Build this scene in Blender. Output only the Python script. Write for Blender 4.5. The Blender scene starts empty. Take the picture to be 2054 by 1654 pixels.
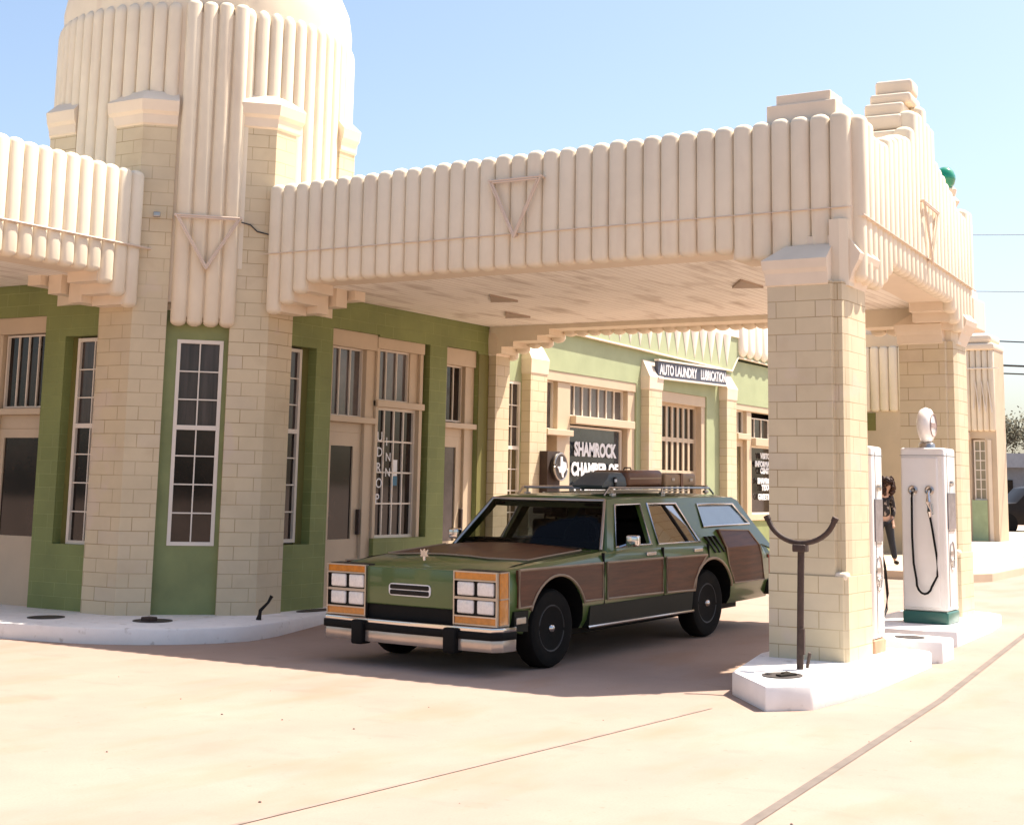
import bpy, bmesh, math, random
from mathutils import Vector, Matrix
from mathutils.geometry import tessellate_polygon
random.seed(7)
S = bpy.context.scene
COL = S.collection
PI = math.pi

# ------------------------------------------------------------------ camera
R = ((0.5122539351711918, -0.8586188323107162, 0.01922515807504872),
     (0.14499761032526862, 0.06439870810712657, -0.9873340363798337),
     (0.8465055220738906, 0.508553347443034, 0.1574861705131429))
cd = bpy.data.cameras.new('camera'); cam = bpy.data.objects.new('camera', cd); COL.objects.link(cam)
m = Matrix.Identity(4)
for i in range(3):
    m[i][0] = R[0][i]; m[i][1] = -R[1][i]; m[i][2] = -R[2][i]
m[2][3] = 1.574
cam.matrix_world = m
cd.sensor_width = 36; cd.sensor_fit = 'HORIZONTAL'
cd.lens = 36 * 2963.65 / 2054; cd.shift_y = -0.1577
cd.clip_start = 0.1; cd.clip_end = 3000
S.camera = cam

# ------------------------------------------------------------------ light
SUN = Vector((.464, -.31, 1)).normalized()
w = bpy.data.worlds.new("World"); S.world = w; w.use_nodes = True
nt = w.node_tree; bg = nt.nodes['Background']
sky = nt.nodes.new('ShaderNodeTexSky'); sky.sky_type = 'NISHITA'; sky.sun_disc = False
sky.sun_elevation = math.asin(SUN.z); sky.sun_rotation = math.atan2(SUN.x, SUN.y)
sky.air_density = 1.0; sky.dust_density = 2.4; sky.ozone_density = 1.0
nt.links.new(sky.outputs[0], bg.inputs[0]); bg.inputs[1].default_value = 0.098
sl = bpy.data.lights.new('sun', 'SUN'); sl.energy = 5.0; sl.angle = math.radians(.6); sl.color = (1, .895, .76)
so = bpy.data.objects.new('sun', sl); COL.objects.link(so); so.rotation_euler = SUN.to_track_quat('Z', 'Y').to_euler()
so.location = (0, 0, 30)
S.view_settings.view_transform = 'Standard'; S.view_settings.look = 'None'
S.view_settings.exposure = 1.2; S.view_settings.gamma = 1
S.cycles.max_bounces = 8; S.cycles.diffuse_bounces = 5
S.cycles.transparent_max_bounces = 12

# ------------------------------------------------------------------ materials
MATS = {}
def mat(name, c, rough=.8, amt=.12, scale=3.0, stretch=None, bump=0, metal=0, brick=None, coat=0, stain=None, spec=.5, trans=False):
    if name in MATS: return MATS[name]
    M = bpy.data.materials.new(name); M.use_nodes = True; n = M.node_tree.nodes; L = M.node_tree.links
    b = n['Principled BSDF']; b.inputs['Roughness'].default_value = rough; b.inputs['Metallic'].default_value = metal
    b.inputs['Specular IOR Level'].default_value = spec
    b.inputs['Coat Weight'].default_value = coat; b.inputs['Coat Roughness'].default_value = .05
    tc = n.new('ShaderNodeTexCoord'); mp = n.new('ShaderNodeMapping')
    L.new(tc.outputs['Object'], mp.inputs[0])
    if stretch: mp.inputs['Scale'].default_value = stretch
    nz = n.new('ShaderNodeTexNoise'); nz.inputs['Scale'].default_value = scale; nz.inputs['Detail'].default_value = 6
    nz.inputs['Roughness'].default_value = .62
    L.new(mp.outputs[0], nz.inputs['Vector'])
    cr = n.new('ShaderNodeValToRGB'); e = cr.color_ramp.elements
    e[0].position = .3; e[1].position = .7
    lo = [x * (1 - amt) for x in c]; hi = [min(1, x * (1 + amt)) for x in c]
    e[0].color = (*lo, 1); e[1].color = (*hi, 1)
    L.new(nz.outputs[0], cr.inputs[0]); out = cr.outputs[0]
    hsrc = nz.outputs[0]
    if brick:
        uv = n.new('ShaderNodeUVMap'); uv.uv_map = 'UVMap'
        br = n.new('ShaderNodeTexBrick'); L.new(uv.outputs[0], br.inputs['Vector'])
        br.inputs['Scale'].default_value = 1
        br.inputs['Brick Width'].default_value = brick.get('w', .36); br.inputs['Row Height'].default_value = brick.get('h', .147)
        br.inputs['Mortar Size'].default_value = brick.get('m', .0045); br.inputs['Mortar Smooth'].default_value = .3
        br.inputs['Bias'].default_value = brick.get('bias', -.55)
        br.inputs['Color1'].default_value = (1, 1, 1, 1); br.inputs['Color2'].default_value = (*brick['c2'], 1)
        br.inputs['Mortar'].default_value = (*brick['mc'], 1)
        # mortar visible only in places
        mx = n.new('ShaderNodeMix'); mx.data_type = 'RGBA'; mx.blend_type = 'MULTIPLY'
        n2 = n.new('ShaderNodeTexNoise'); n2.inputs['Scale'].default_value = 1.3; n2.inputs['Detail'].default_value = 3
        L.new(tc.outputs['Object'], n2.inputs['Vector'])
        rr = n.new('ShaderNodeMapRange'); rr.inputs[1].default_value = .3; rr.inputs[2].default_value = .62
        rr.inputs[3].default_value = brick.get('lo', .35); rr.inputs[4].default_value = 1
        L.new(n2.outputs[0], rr.inputs[0]); L.new(rr.outputs[0], mx.inputs[0])
        L.new(out, mx.inputs[6]); L.new(br.outputs[0], mx.inputs[7]); out = mx.outputs[2]
        bp2 = n.new('ShaderNodeBump'); bp2.inputs['Strength'].default_value = .5; bp2.inputs['Distance'].default_value = .01; bp2.invert = True
        L.new(br.outputs['Fac'], bp2.inputs['Height']); L.new(bp2.outputs[0], b.inputs['Normal'])
    for stain in ([] if not stain else stain if isinstance(stain, list) else [stain]):
        n3 = n.new('ShaderNodeTexNoise'); n3.inputs['Scale'].default_value = stain.get('s', .5); n3.inputs['Detail'].default_value = stain.get('d', 5)
        mp3 = n.new('ShaderNodeMapping'); L.new(tc.outputs['Object'], mp3.inputs[0]); mp3.inputs['Scale'].default_value = stain.get('st', (1, 1, 1))
        mp3.inputs['Location'].default_value = stain.get('o', (5.2, 1.7, .3)); mp3.inputs['Rotation'].default_value = (0, 0, stain.get('r', 0))
        L.new(mp3.outputs[0], n3.inputs['Vector'])
        r3 = n.new('ShaderNodeMapRange'); r3.inputs[1].default_value = stain.get('a', .52); r3.inputs[2].default_value = stain.get('b', .72)
        r3.inputs[3].default_value = 0; r3.inputs[4].default_value = stain.get('k', .6); L.new(n3.outputs[0], r3.inputs[0])
        m3 = n.new('ShaderNodeMix'); m3.data_type = 'RGBA'; L.new(r3.outputs[0], m3.inputs[0]); L.new(out, m3.inputs[6])
        m3.inputs[7].default_value = (*stain['c'], 1); out = m3.outputs[2]
    L.new(out, b.inputs['Base Color'])
    if bump and not brick:
        bp = n.new('ShaderNodeBump'); bp.inputs['Strength'].default_value = bump; bp.inputs['Distance'].default_value = .01
        L.new(hsrc, bp.inputs['Height']); L.new(bp.outputs[0], b.inputs['Normal'])
    MATS[name] = M; return M

def clear_glass(name, tint, refl=.12, rough=.02, dens=.5):
    M = bpy.data.materials.new(name); M.use_nodes = True; n = M.node_tree.nodes; L = M.node_tree.links
    n.remove(n['Principled BSDF']); o = n['Material Output']
    t = n.new('ShaderNodeBsdfTransparent'); t.inputs[0].default_value = (*[x * dens for x in tint], 1)
    g = n.new('ShaderNodeBsdfGlossy'); g.inputs['Roughness'].default_value = rough
    f = n.new('ShaderNodeFresnel'); f.inputs[0].default_value = 1.5
    mm = n.new('ShaderNodeMath'); mm.operation = 'MULTIPLY_ADD'; mm.inputs[1].default_value = .3; mm.inputs[2].default_value = refl
    L.new(f.outputs[0], mm.inputs[0])
    x = n.new('ShaderNodeMixShader'); L.new(mm.outputs[0], x.inputs[0]); L.new(t.outputs[0], x.inputs[1]); L.new(g.outputs[0], x.inputs[2])
    L.new(x.outputs[0], o.inputs[0]); return M

RIB = mat('cream_ribbed_stucco', (.74, .655, .51), .75, .05, 2.2, bump=.2, stain=[dict(c=(.60, .45, .28), s=1.2, a=.5, b=.8, k=.3, st=(1, 1, .35)), dict(c=(.58, .44, .33), s=4.5, a=.56, b=.75, k=.35, st=(1, 1, .18), o=(1, 2, 3))])
BLOCK = mat('cream_block', (.60, .505, .34), .8, .09, 1.4, brick=dict(c2=(.90, .93, 1.12), mc=(.60, .52, .42), lo=.15, bias=-.62), stain=[dict(c=(.60, .49, .42), s=1.6, a=.62, b=.68, k=.4), dict(c=(.42, .31, .19), s=2.6, a=.55, b=.8, k=.4, o=(9, 4, 1))])
BRIGHT = mat('sunlit_cream_plaster', (.86, .79, .67), .75, .05, 2, bump=.2)  # sun glare put into a paler cream than the ribs
CREAM = mat('cream_painted_wood', (.54, .43, .30), .55, .06, 2)
STONE = mat('cream_cap', (.74, .63, .49), .7, .06, 2, bump=.1)
GREEN = mat('sage_green_block', (.20, .235, .078), .7, .14, 1.7, brick=dict(c2=(.9, .92, .85), mc=(1.35, 1.35, 1.5), lo=.05, m=.004, bias=-.3))
GREENP = mat('sage_green_plain', (.215, .245, .10), .7, .14, 2.2)
GREENR = mat('shaded_sage_reveal', (.16, .15, .04), .7, .1, 2)  # darker sage, shade of the recesses put into the colour
CEIL = mat('canopy_ceiling', (.88, .83, .74), .8, .05, 2, brick=dict(w=60, h=.105, m=.006, c2=(.96, .96, .96), mc=(.62, .56, .50), lo=.5), stain=dict(c=(.42, .33, .25), s=1.5, a=.52, b=.72, k=.7, st=(.8, 2.6, 1)))
MUNT = mat('window_white_paint', (.74, .67, .58), .5, .05, 4)
WHITE = mat('white_paint', (.82, .80, .78), .6, .05, 3, bump=.35, stain=[dict(c=(.5, .44, .38), s=2.2, a=.56, b=.8, k=.4), dict(c=(.38, .33, .28), s=9, a=.62, b=.72, k=.5, o=(3, 3, 0))])
PUMPW = mat('pump_enamel', (.78, .74, .70), .25, .03, 3, coat=.5)
PUMPG = mat('pump_green_band', (.03, .12, .095), .3, .1, 3)
BLACK = mat('black_paint', (.018, .015, .013), .45, .2, 8, spec=.15)
RUBBER = mat('black_rubber', (.007, .0065, .006), .6, .2, 10, spec=.15)
RUST = mat('rusty_iron', (.05, .028, .02), .7, .4, 14, bump=.3)
CHROME = mat('chrome', (.62, .60, .58), .14, .05, 3, metal=1)
CHROMED = mat('dull_chrome', (.42, .39, .36), .3, .1, 3, metal=1)
PAINT = mat('pea_green_paint', (.066, .112, .027), .28, .12, 2, coat=.6, spec=.4)
PAINTD = mat('dark_green_paint', (.010, .011, .008), .5, .12, 2, spec=.2)
WOOD = mat('brown_wood_vinyl', (.085, .027, .012), .42, .4, 2.2, stretch=(1.2, 14, 14), coat=.1, spec=.3)
TRIM = mat('tan_wood_trim', (.30, .215, .14), .5, .15, 5)
AMBER = mat('amber_lens', (.55, .19, .012), .2, .2, 20, coat=.6)
LAMP = mat('headlight_glass', (.80, .76, .72), .12, .10, 40, coat=1)
STEEL = mat('dark_steel_wheel', (.022, .021, .02), .45, .2, 8)
SEAT = mat('dark_upholstery', (.009, .007, .006), .8, .2, 5, spec=.1)
TYRE = mat('tyre_rubber', (.007, .0065, .006), .75, .2, 12, spec=.15)
DARKG = mat('dark_window_glass', (.020, .013, .010), .05, .7, 1.6, spec=.38)
DARKB = mat('blueish_window_glass', (.115, .098, .092), .08, .4, 1.8, spec=.5)
CURT = mat('curtained_glass', (.055, .042, .038), .10, .5, 1.5, spec=.4, stretch=(9, 9, .5))
ORANGE = mat('dull_orange_vent', (.25, .17, .11), .8, .1, 3)  # plain matte colour without emission
BALLG = mat('green_ball', (.0, .23, .12), .12, .05, 3, coat=1)
TILE = mat('dark_sign_blue', (.05, .055, .085), .4, .1, 3)
LETW = mat('white_lettering', (.75, .76, .78), .5, .03, 3)
BLUEBAG = mat('blue_grey_vinyl', (.055, .075, .085), .5, .15, 4)
BROWNC = mat('brown_suitcase_leather', (.13, .05, .02), .4, .25, 5, bump=.1)
TANC = mat('tan_suitcase_leather', (.28, .19, .11), .5, .2, 6, bump=.1)
SKIN = mat('skin', (.55, .34, .24), .6, .05, 5)
HAIR = mat('brown_curly_hair', (.045, .016, .007), .6, .4, 30, bump=.5)
JEANS = mat('dark_blue_denim', (.010, .012, .02), .8, .25, 12)
TOPB = mat('dark_patterned_top', (.012, .008, .008), .7, .2, 12, stain=dict(c=(.5, .4, .33), s=13, a=.60, b=.64, k=.6, d=2))
CABLE = mat('cable_black', (.03, .03, .035), .6, .1, 3)
GLASSC = clear_glass('car_glass', (.80, .84, .82), .0, .01, .42)
GLASSR = clear_glass('car_side_glass', (.7, .85, .95), .2, .02, .25)

# ------------------------------------------------------------------ mesh builder
def frame(O, t):
    t = Vector((t[0], t[1], 0)).normalized(); n = Vector((t.y, -t.x, 0)); O = Vector((O[0], O[1], O[2] if len(O) > 2 else 0))
    return Matrix(((t.x, n.x, 0, O.x), (t.y, n.y, 0, O.y), (0, 0, 1, O.z), (0, 0, 0, 1)))
ID = Matrix.Identity(4)
def offset_of(p):
    off = Vector((0, 0, 0))
    while p:
        if p.get('_local'): return Vector((0, 0, 0))
        off += p.location; p = p.parent
    return off
class MB:
    def __init__(s, F=None): s.v = []; s.f = []; s.F = F or ID
    def add(s, vs, fs):
        b = len(s.v); s.v += [s.F @ Vector(p) for p in vs]; s.f += [tuple(b + i for i in f) for f in fs]; return s
    def box(s, a0, a1, b0, b1, c0, c1):
        a0, a1 = sorted((a0, a1)); b0, b1 = sorted((b0, b1)); c0, c1 = sorted((c0, c1))
        vs = [(a, b, c) for a in (a0, a1) for b in (b0, b1) for c in (c0, c1)]
        return s.add(vs, [(0, 1, 3, 2), (4, 6, 7, 5), (0, 4, 5, 1), (2, 3, 7, 6), (0, 2, 6, 4), (1, 5, 7, 3)])
    def bbox(s, a0, a1, b0, b1, c0, c1, r):   # box with bevelled edges
        bm = bmesh.new(); bmesh.ops.create_cube(bm, size=1)
        for v in bm.verts: v.co = Vector(((a0 + a1) / 2 + v.co.x * (a1 - a0), (b0 + b1) / 2 + v.co.y * (b1 - b0), (c0 + c1) / 2 + v.co.z * (c1 - c0)))
        bmesh.ops.bevel(bm, geom=bm.edges[:], offset=r, segments=3, affect='EDGES', profile=.5)
        bm.verts.index_update(); s.add([v.co[:] for v in bm.verts], [[v.index for v in f.verts] for f in bm.faces]); bm.free(); return s
    def prism(s, pts, h0, h1, axis='z'):      # pts 2-D polygon extruded along axis
        def P(p, h): return {'z': (p[0], p[1], h), 'y': (p[0], h, p[1]), 'x': (h, p[0], p[1])}[axis]
        n = len(pts); vs = [P(p, h0) for p in pts] + [P(p, h1) for p in pts]
        tri = tessellate_polygon([[Vector((p[0], p[1], 0)) for p in pts]])
        fs = [tuple(t) for t in tri] + [tuple(i + n for i in reversed(t)) for t in tri]
        fs += [(i, (i + 1) % n, n + (i + 1) % n, n + i) for i in range(n)]
        return s.add(vs, fs)
    def loft(s, rings, cap=True, closed=True):
        n = len(rings[0]); vs = [p for r in rings for p in r]; fs = []
        for i in range(len(rings) - 1):
            for j in range(n if closed else n - 1):
                k = (j + 1) % n; fs.append((i * n + j, i * n + k, (i + 1) * n + k, (i + 1) * n + j))
        if cap: fs += [tuple(range(n)), tuple(reversed(range((len(rings) - 1) * n, len(rings) * n)))]
        return s.add(vs, fs)
    def tube(s, pts, r, seg=8, closed=False):
        pts = [Vector(p) for p in pts]; n = len(pts); rings = []
        up = Vector((0, 0, 1))
        for i, p in enumerate(pts):
            a = pts[i - 1] if (i > 0 or closed) else p; b = pts[(i + 1) % n] if (i < n - 1 or closed) else p
            d = (b - a).normalized(); u = d.cross(up)
            if u.length < .05: u = d.cross(Vector((1, 0, 0)))
            u.normalize(); v = u.cross(d); rr = r[i] if isinstance(r, (list, tuple)) else r
            rings.append([tuple(p + (u * math.cos(2 * PI * k / seg) + v * math.sin(2 * PI * k / seg)) * rr) for k in range(seg)])
        if closed: rings.append(rings[0]); return s.loft(rings, cap=False)
        return s.loft(rings)
    def lathe(s, prof, c=(0, 0, 0), seg=24, axis='z'):
        rings = []
        for r, h in prof:
            ring = []
            for k in range(seg):
                a = 2 * PI * k / seg; x, y = r * math.cos(a), r * math.sin(a)
                q = {'z': (x, y, h), 'y': (x, h, y), 'x': (h, x, y)}[axis]
                ring.append((c[0] + q[0], c[1] + q[1], c[2] + q[2]))
            rings.append(ring)
        return s.loft(rings)
    def rib(s, a, d0, zb, zt, rx, ry, dome=.065, domeb=.06, seg=12, flatb=False, flatt=False):
        rings = []
        def se(v, e): return math.copysign(abs(v) ** e, v)
        seg = 16
        def ring(z, k, dy=0): return [(a + rx * k * se(math.cos(2 * PI * (i + .5) / seg), .72), d0 + ry * k * se(math.sin(2 * PI * (i + .5) / seg), .72), z) for i in range(seg)]
        if not flatb:
            for q in (.05, .35, .65, .9): rings.append(ring(zb + domeb * (1 - math.sqrt(1 - q * q)), q))
            rings.append(ring(zb + domeb, 1))
        else: rings.append(ring(zb, 1))
        if flatt: rings.append(ring(zt, 1))
        else:
            rings.append(ring(zt - dome, 1))
            for q in (.9, .65, .35, .05): rings.append(ring(zt - dome * (1 - math.sqrt(1 - q * q)), q))
        return s.loft(rings)
    def build(s, name, material, parent=None, smooth=None, bevel=0, recalc=True):
        off = offset_of(parent)
        me = bpy.data.meshes.new(name)
        me.from_pydata([tuple(v - off) for v in s.v], [], s.f)
        bm = bmesh.new(); bm.from_mesh(me)
        if recalc: bmesh.ops.recalc_face_normals(bm, faces=bm.faces)
        if bevel:
            eds = [e for e in bm.edges if len(e.link_faces) == 2 and e.calc_face_angle(0) > .5]
            bmesh.ops.bevel(bm, geom=eds, offset=bevel, segments=2, affect='EDGES', profile=.5)
        uvl = bm.loops.layers.uv.new('UVMap')
        for f in bm.faces:
            n = f.normal
            if abs(n.z) > .75: t = None
            else: t = Vector((-n.y, n.x, 0)).normalized()
            for l in f.loops:
                c = l.vert.co + off
                l[uvl].uv = (c.x, c.y) if t is None else (c.dot(t), c.z)
        if smooth:
            for f in bm.faces: f.smooth = True
            for e in bm.edges:
                if len(e.link_faces) == 2 and e.calc_face_angle(0) > math.radians(smooth): e.smooth = False
        bm.to_mesh(me); bm.free(); me.materials.append(material)
        o = bpy.data.objects.new(name, me); COL.objects.link(o)
        if parent is not None: o.parent = parent
        return o

def tag(o, label=None, cat=None, group=None, kind=None):
    if label: o['label'] = label
    if cat: o['category'] = cat
    if group: o['group'] = group
    if kind: o['kind'] = kind
    return o
def empty(name, loc, label, cat, group=None):
    o = bpy.data.objects.new(name, None); COL.objects.link(o); o.location = loc; o.empty_display_size = .2
    return tag(o, label, cat, group)
def textmesh(name, body, size, M4, material, parent=None, ext=.003, align='LEFT', sx=1, bold=0, fit=None):
    cu = bpy.data.curves.new(name, 'FONT'); cu.body = body; cu.size = size; cu.extrude = ext; cu.align_x = align; cu.space_line = .95
    cu.offset = bold; cu.resolution_u = 3
    to = bpy.data.objects.new(name, cu); COL.objects.link(to)
    dg = bpy.context.evaluated_depsgraph_get(); me = bpy.data.meshes.new_from_object(to.evaluated_get(dg))
    bpy.data.objects.remove(to); bpy.data.curves.remove(cu)
    if fit:
        xs_ = [v.co.x for v in me.vertices]; sx = fit / (max(xs_) - min(xs_))
    off = offset_of(parent)
    for v in me.vertices: v.co = M4 @ Vector((v.co.x * sx, v.co.z, v.co.y)) - off
    me.materials.clear(); me.materials.append(material)
    o = bpy.data.objects.new(name, me); COL.objects.link(o); o.parent = parent
    return o

# ------------------------------------------------------------------ ground
def gz(x): return 0.0 if x < 11.9 else (.0238 * (x - 11.9) if x < 16.94 else .12)
GR = mat('apron_concrete', (.325, .236, .190), .9, .10, .9, bump=.15,  # beige concrete with orange smears and dark grit
         stain=[dict(c=(.24, .17, .14), s=70, a=.45, b=.75, k=.35, d=3, o=(0, 0, 0)), dict(c=(.22, .16, .13), s=1.9, a=.60, b=.80, k=.6, st=(1.6, .8, 1), d=8, o=(2, 9, 0), r=.4), dict(c=(.20, .14, .10), s=14, a=.66, b=.74, k=.45, d=4, o=(1, 1, 0)), dict(c=(.30, .18, .115), s=.8, a=.50, b=.78, k=.7, st=(1, 2.6, 1), d=6)])
xs = [-60, -20, 0, 6, 10, 11.9, 13, 14, 15, 16, 16.94, 20, 30, 60, 150, 600]
ys = [-400, -80, -20, 0, 5, 10, 15, 25, 60, 400]
g = MB(); g.add([(x, y, gz(x)) for x in xs for y in ys], [(i * len(ys) + j, (i + 1) * len(ys) + j, (i + 1) * len(ys) + j + 1, i * len(ys) + j + 1) for i in range(len(xs) - 1) for j in range(len(ys) - 1)])
tag(g.build('ground', GR), kind='structure')
JO = mat('joint_tar', (.16, .13, .11), .9, .2, 5)
def joint(name, pts, wd, jm=JO):
    j = MB()
    for (x0, y0), (x1, y1) in zip(pts, pts[1:]):
        d = Vector((x1 - x0, y1 - y0, 0)).normalized(); n = Vector((-d.y, d.x, 0)) * wd / 2
        j.add([(x0 - n.x, y0 - n.y, gz(x0) + .004), (x1 - n.x, y1 - n.y, gz(x1) + .004), (x1 + n.x, y1 + n.y, gz(x1) + .004), (x0 + n.x, y0 + n.y, gz(x0) + .004)], [(0, 1, 2, 3)])
    return tag(j.build(name, jm), kind='structure')
joint('pavement_joint', [(-3, 1.95), (6.95, 2.8), (11.9, 3.2), (16.5, 3.57), (16.94, 3.6), (30, 4.6)], .06)
JO2 = mat('hairline_joint', (.27, .205, .17), .9, .2, 5)
joint('pavement_joint', [(-2, 5.1), (5.54, 4.76), (8.46, 4.58), (10.4, 4.47)], .03, JO2)

# ------------------------------------------------------------------ helpers for facades
def wall(mb, s0, s1, z0, z1, d0, d1, ops):
    S_ = sorted({s0, s1, *[min(max(o[i], s0), s1) for o in ops for i in (0, 1)]})
    for a, b in zip(S_, S_[1:]):
        c = (a + b) / 2; cuts = sorted((o[2], o[3]) for o in ops if o[0] < c < o[1]); z = z0
        for lo, hi in cuts:
            if lo > z + 1e-4: mb.box(a, b, d0, d1, z, lo)
            z = max(z, hi)
        if z < z1 - 1e-4: mb.box(a, b, d0, d1, z, z1)
def window(par, F, s0, s1, z0, z1, d, cols, rows, name='window', fw=.035, mw=.014, glass=DARKG, fm=MUNT, midrail=None, dp=.04):
    mb = MB(F)
    mb.box(s0, s0 + fw, d - dp, d, z0, z1); mb.box(s1 - fw, s1, d - dp, d, z0, z1)
    mb.box(s0 + fw, s1 - fw, d - dp, d, z0, z0 + fw); mb.box(s0 + fw, s1 - fw, d - dp, d, z1 - fw, z1)
    S0, S1, Z0, Z1 = s0 + fw, s1 - fw, z0 + fw, z1 - fw
    zz = [Z0 + (Z1 - Z0) * k / rows for k in range(1, rows)]
    if midrail is not None: midrail = zz.pop(3)
    if midrail is not None:
        mb.box(S0, S1, d - dp, d + .004, midrail - .025, midrail + .025)
    for k in range(1, cols):
        c = S0 + (S1 - S0) * k / cols; mb.box(c - mw / 2, c + mw / 2, d - dp * .8, d - dp * .25, Z0, Z1)
    for z in zz: mb.box(S0, S1, d - dp * .85, d - dp * .3, z - mw / 2, z + mw / 2)
    o = mb.build(name, fm, par)
    if midrail is not None:
        p = MB(F); p.box(S0, S1, d - dp - .01, d - dp * .9, midrail, Z1); p.build('pane', CURT, o)
        p = MB(F); p.box(S0, S1, d - dp - .01, d - dp * .9, Z0, midrail - .001); p.build('pane', glass, o)
    else:
        p = MB(F); p.box(S0, S1, d - dp - .01, d - dp * .9, Z0, Z1); p.build('pane', glass, o)
    return o
def door(par, F, s0, s1, z0, z1, d, gl0, gl1, glass=DARKG, handle=None):
    mb = MB(F); wall(mb, s0, s1, z0, z1, d - .05, d, [(gl0[0], gl1[0], gl0[1], gl1[1])])
    o = mb.build('door', CREAM, par)
    p = MB(F); p.box(gl0[0], gl1[0], d - .035, d - .02, gl0[1], gl1[1]); p.build('pane', glass, o)
    if handle:
        h = MB(F); h.bbox(handle - .02, handle + .02, d, d + .05, z0 + .85, z0 + 1.15, .008); h.build('handle', RUST, o)
    return o
def ribs_face(mb, s0, s1, n, zbf, ztf, split, ru=.085, rl=.074, d0=.02):
    w_ = (s1 - s0) / n
    for i in range(n):
        c = s0 + w_ * (i + .5); j = random.uniform(-.008, .008)
        if split is None: mb.rib(c, d0, zbf(c), ztf(c) + j, w_ * .5, ru)
        else:
            mb.rib(c, d0, split, ztf(c) + j, w_ * .5, ru, flatb=True)
            mb.rib(c, d0, zbf(c), split + .002, w_ * .497, rl, flatt=True)
NEONC = mat('neon_tube_cream', (.62, .50, .40), .35, .05, 4)
def neon_triangle(name, F, c, z1, z0, hw, d, label):
    mb = MB(F)
    for k in (0, .035):
        mb.tube([(c - hw + k, d, z1 - k * .6), (c + hw - k, d, z1 - k * .6)], .011, 6)
        mb.tube([(c - hw + k, d, z1 - k * .6), (c, d, z0 + k)], .011, 6)
        mb.tube([(c + hw - k, d, z1 - k * .6), (c, d, z0 + k)], .011, 6)
    o = mb.build(name, NEONC)
    tag(o, label, 'neon tube', 'triangular neon tubes on the ribbed walls')
    for s_, z in ((c - hw, z1), (c + hw, z1), (c, z0 + .03)):
        e = MB(F); e.tube([(s_, d - .10, z), (s_, d + .01, z)], .016, 8); e.build('bracket', NEONC, o)
    return o

MR = True
# ------------------------------------------------------------------ station building
st = empty('service_station', (13.33, 12.47, .12), 'cream and green art deco service station with a ribbed round corner tower', 'building')
F45 = frame((12.61 - .0, 10.71, 0), (1, -1))      # octagon face between the two front piers ; s negative to the left
# frame with s=0 at left vertex
VL = Vector((11.57, 11.75)); VR = Vector((12.61, 10.71))
F45 = frame((VL.x, VL.y, 0), (1, -1)); SL = (VR - VL).length
# tower drum ribs
cx, cy = 13.33, 12.47
mb = MB(); N = 66; rr = 1.72
for i in range(N):
    a = 2 * PI * (i + .5) / N; deg = math.degrees(a) % 360
    zb = 3.4
    if 258 - 11 < 0: pass
    F = frame((cx + rr * math.cos(a), cy + rr * math.sin(a), 0), (-math.sin(a), math.cos(a)))
    mb.F = F
    centre = abs(((deg - 225 + 180) % 360) - 180) < 11.5
    if centre: continue
    mb.rib(0, 0, 3.9, 6.93, PI * rr / N * 1.03, .085, dome=.13, seg=10, flatb=True)
mb.build('tower_ribs', RIB, st, smooth=50)
# four long ribs on the 45 degree face
mb = MB(F45); ribs_face(mb, .405, 1.105, 4, lambda c: 3.24, lambda c: 6.95, None, ru=.10, d0=-.03)
mb.box(.42, 1.09, -.2, .015, 3.34, 6.8)
mb.build('centre_ribs', RIB, st, smooth=50)
mb = MB(); mb.lathe([(1.755, 3.5), (1.755, 6.84), (1.75, 6.95), (1.76, 7.1), (1.72, 7.35), (1.60, 7.62), (1.42, 7.85), (1.2, 8.02), (1.1, 8.06), (1.1, 8.9), (1.0, 9.05), (.5, 9.15), (.05, 9.2)], (cx, cy, 0), 64)
mb.build('tower_drum', RIB, st, smooth=40)
# piers at octagon vertices
def pier(V, t1, l1, t2, l2, z0, zt, name='pier'):
    t1, t2 = Vector(t1).normalized(), Vector(t2).normalized()      # directions away from the vertex along both faces
    c = Vector((cx, cy)); V = Vector(V)
    def prof(off, L1, L2):
        inn = (c - V).normalized()
        n1 = Vector((t1.y, -t1.x)); n1 = n1 if n1.dot(inn) < 0 else -n1
        n2 = Vector((t2.y, -t2.x)); n2 = n2 if n2.dot(inn) < 0 else -n2
        vv = V + (n1 + n2) / (1 + n1.dot(n2)) * off
        a = V + n1 * off + t1 * L1; b = V + n2 * off + t2 * L2
        return [tuple(p) for p in (vv, b, b - n2 * (.26 + off), V + inn * .30, a - n1 * (.26 + off), a)]
    mb = MB(); mb.prism(prof(0, l1, l2), z0, zt); mb.box
    o = mb.build(name, BLOCK, st)
    k = MB(); rings = []
    for off, z in ((.0, zt - .04), (.018, zt - .02), (.025, zt + .08), (.05, zt + .12), (.06, zt + .20), (.065, zt + .24), (-.05, zt + .36), (-.13, zt + .38)):
        rings.append([(x, y, z) for x, y in prof(off, l1 + max(off, 0) * .15, l2 + max(off, 0) * .15)])
    k.loft(rings); k.build('pier_cap', STONE, o)
    return o
d45 = (1, -1)
pier((12.61, 10.71), (-1, 1), .42, (1, 0), .42, .12, 5.55)
pier((11.57, 11.75), (1, -1), .37, (0, 1), .50, .12, 5.50)
pier((14.07, 10.71), (-1, 0), .30, (1, 1), .35, 3.9, 5.55)
pier((11.57, 13.22), (0, -1), .42, (1, 1), .35, 3.9, 5.50)
# 45 degree face panel + window
mb = MB(F45); wall(mb, .30, 1.2, .1, 3.42, -.35, -.10, [(.50, 1.0, .88, 3.10)]); mb.build('wall', GREENP, st)
window(st, F45, .50, 1.0, .88, 3.10, -.09, 2, 7, fw=.04, midrail=MR)
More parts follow.
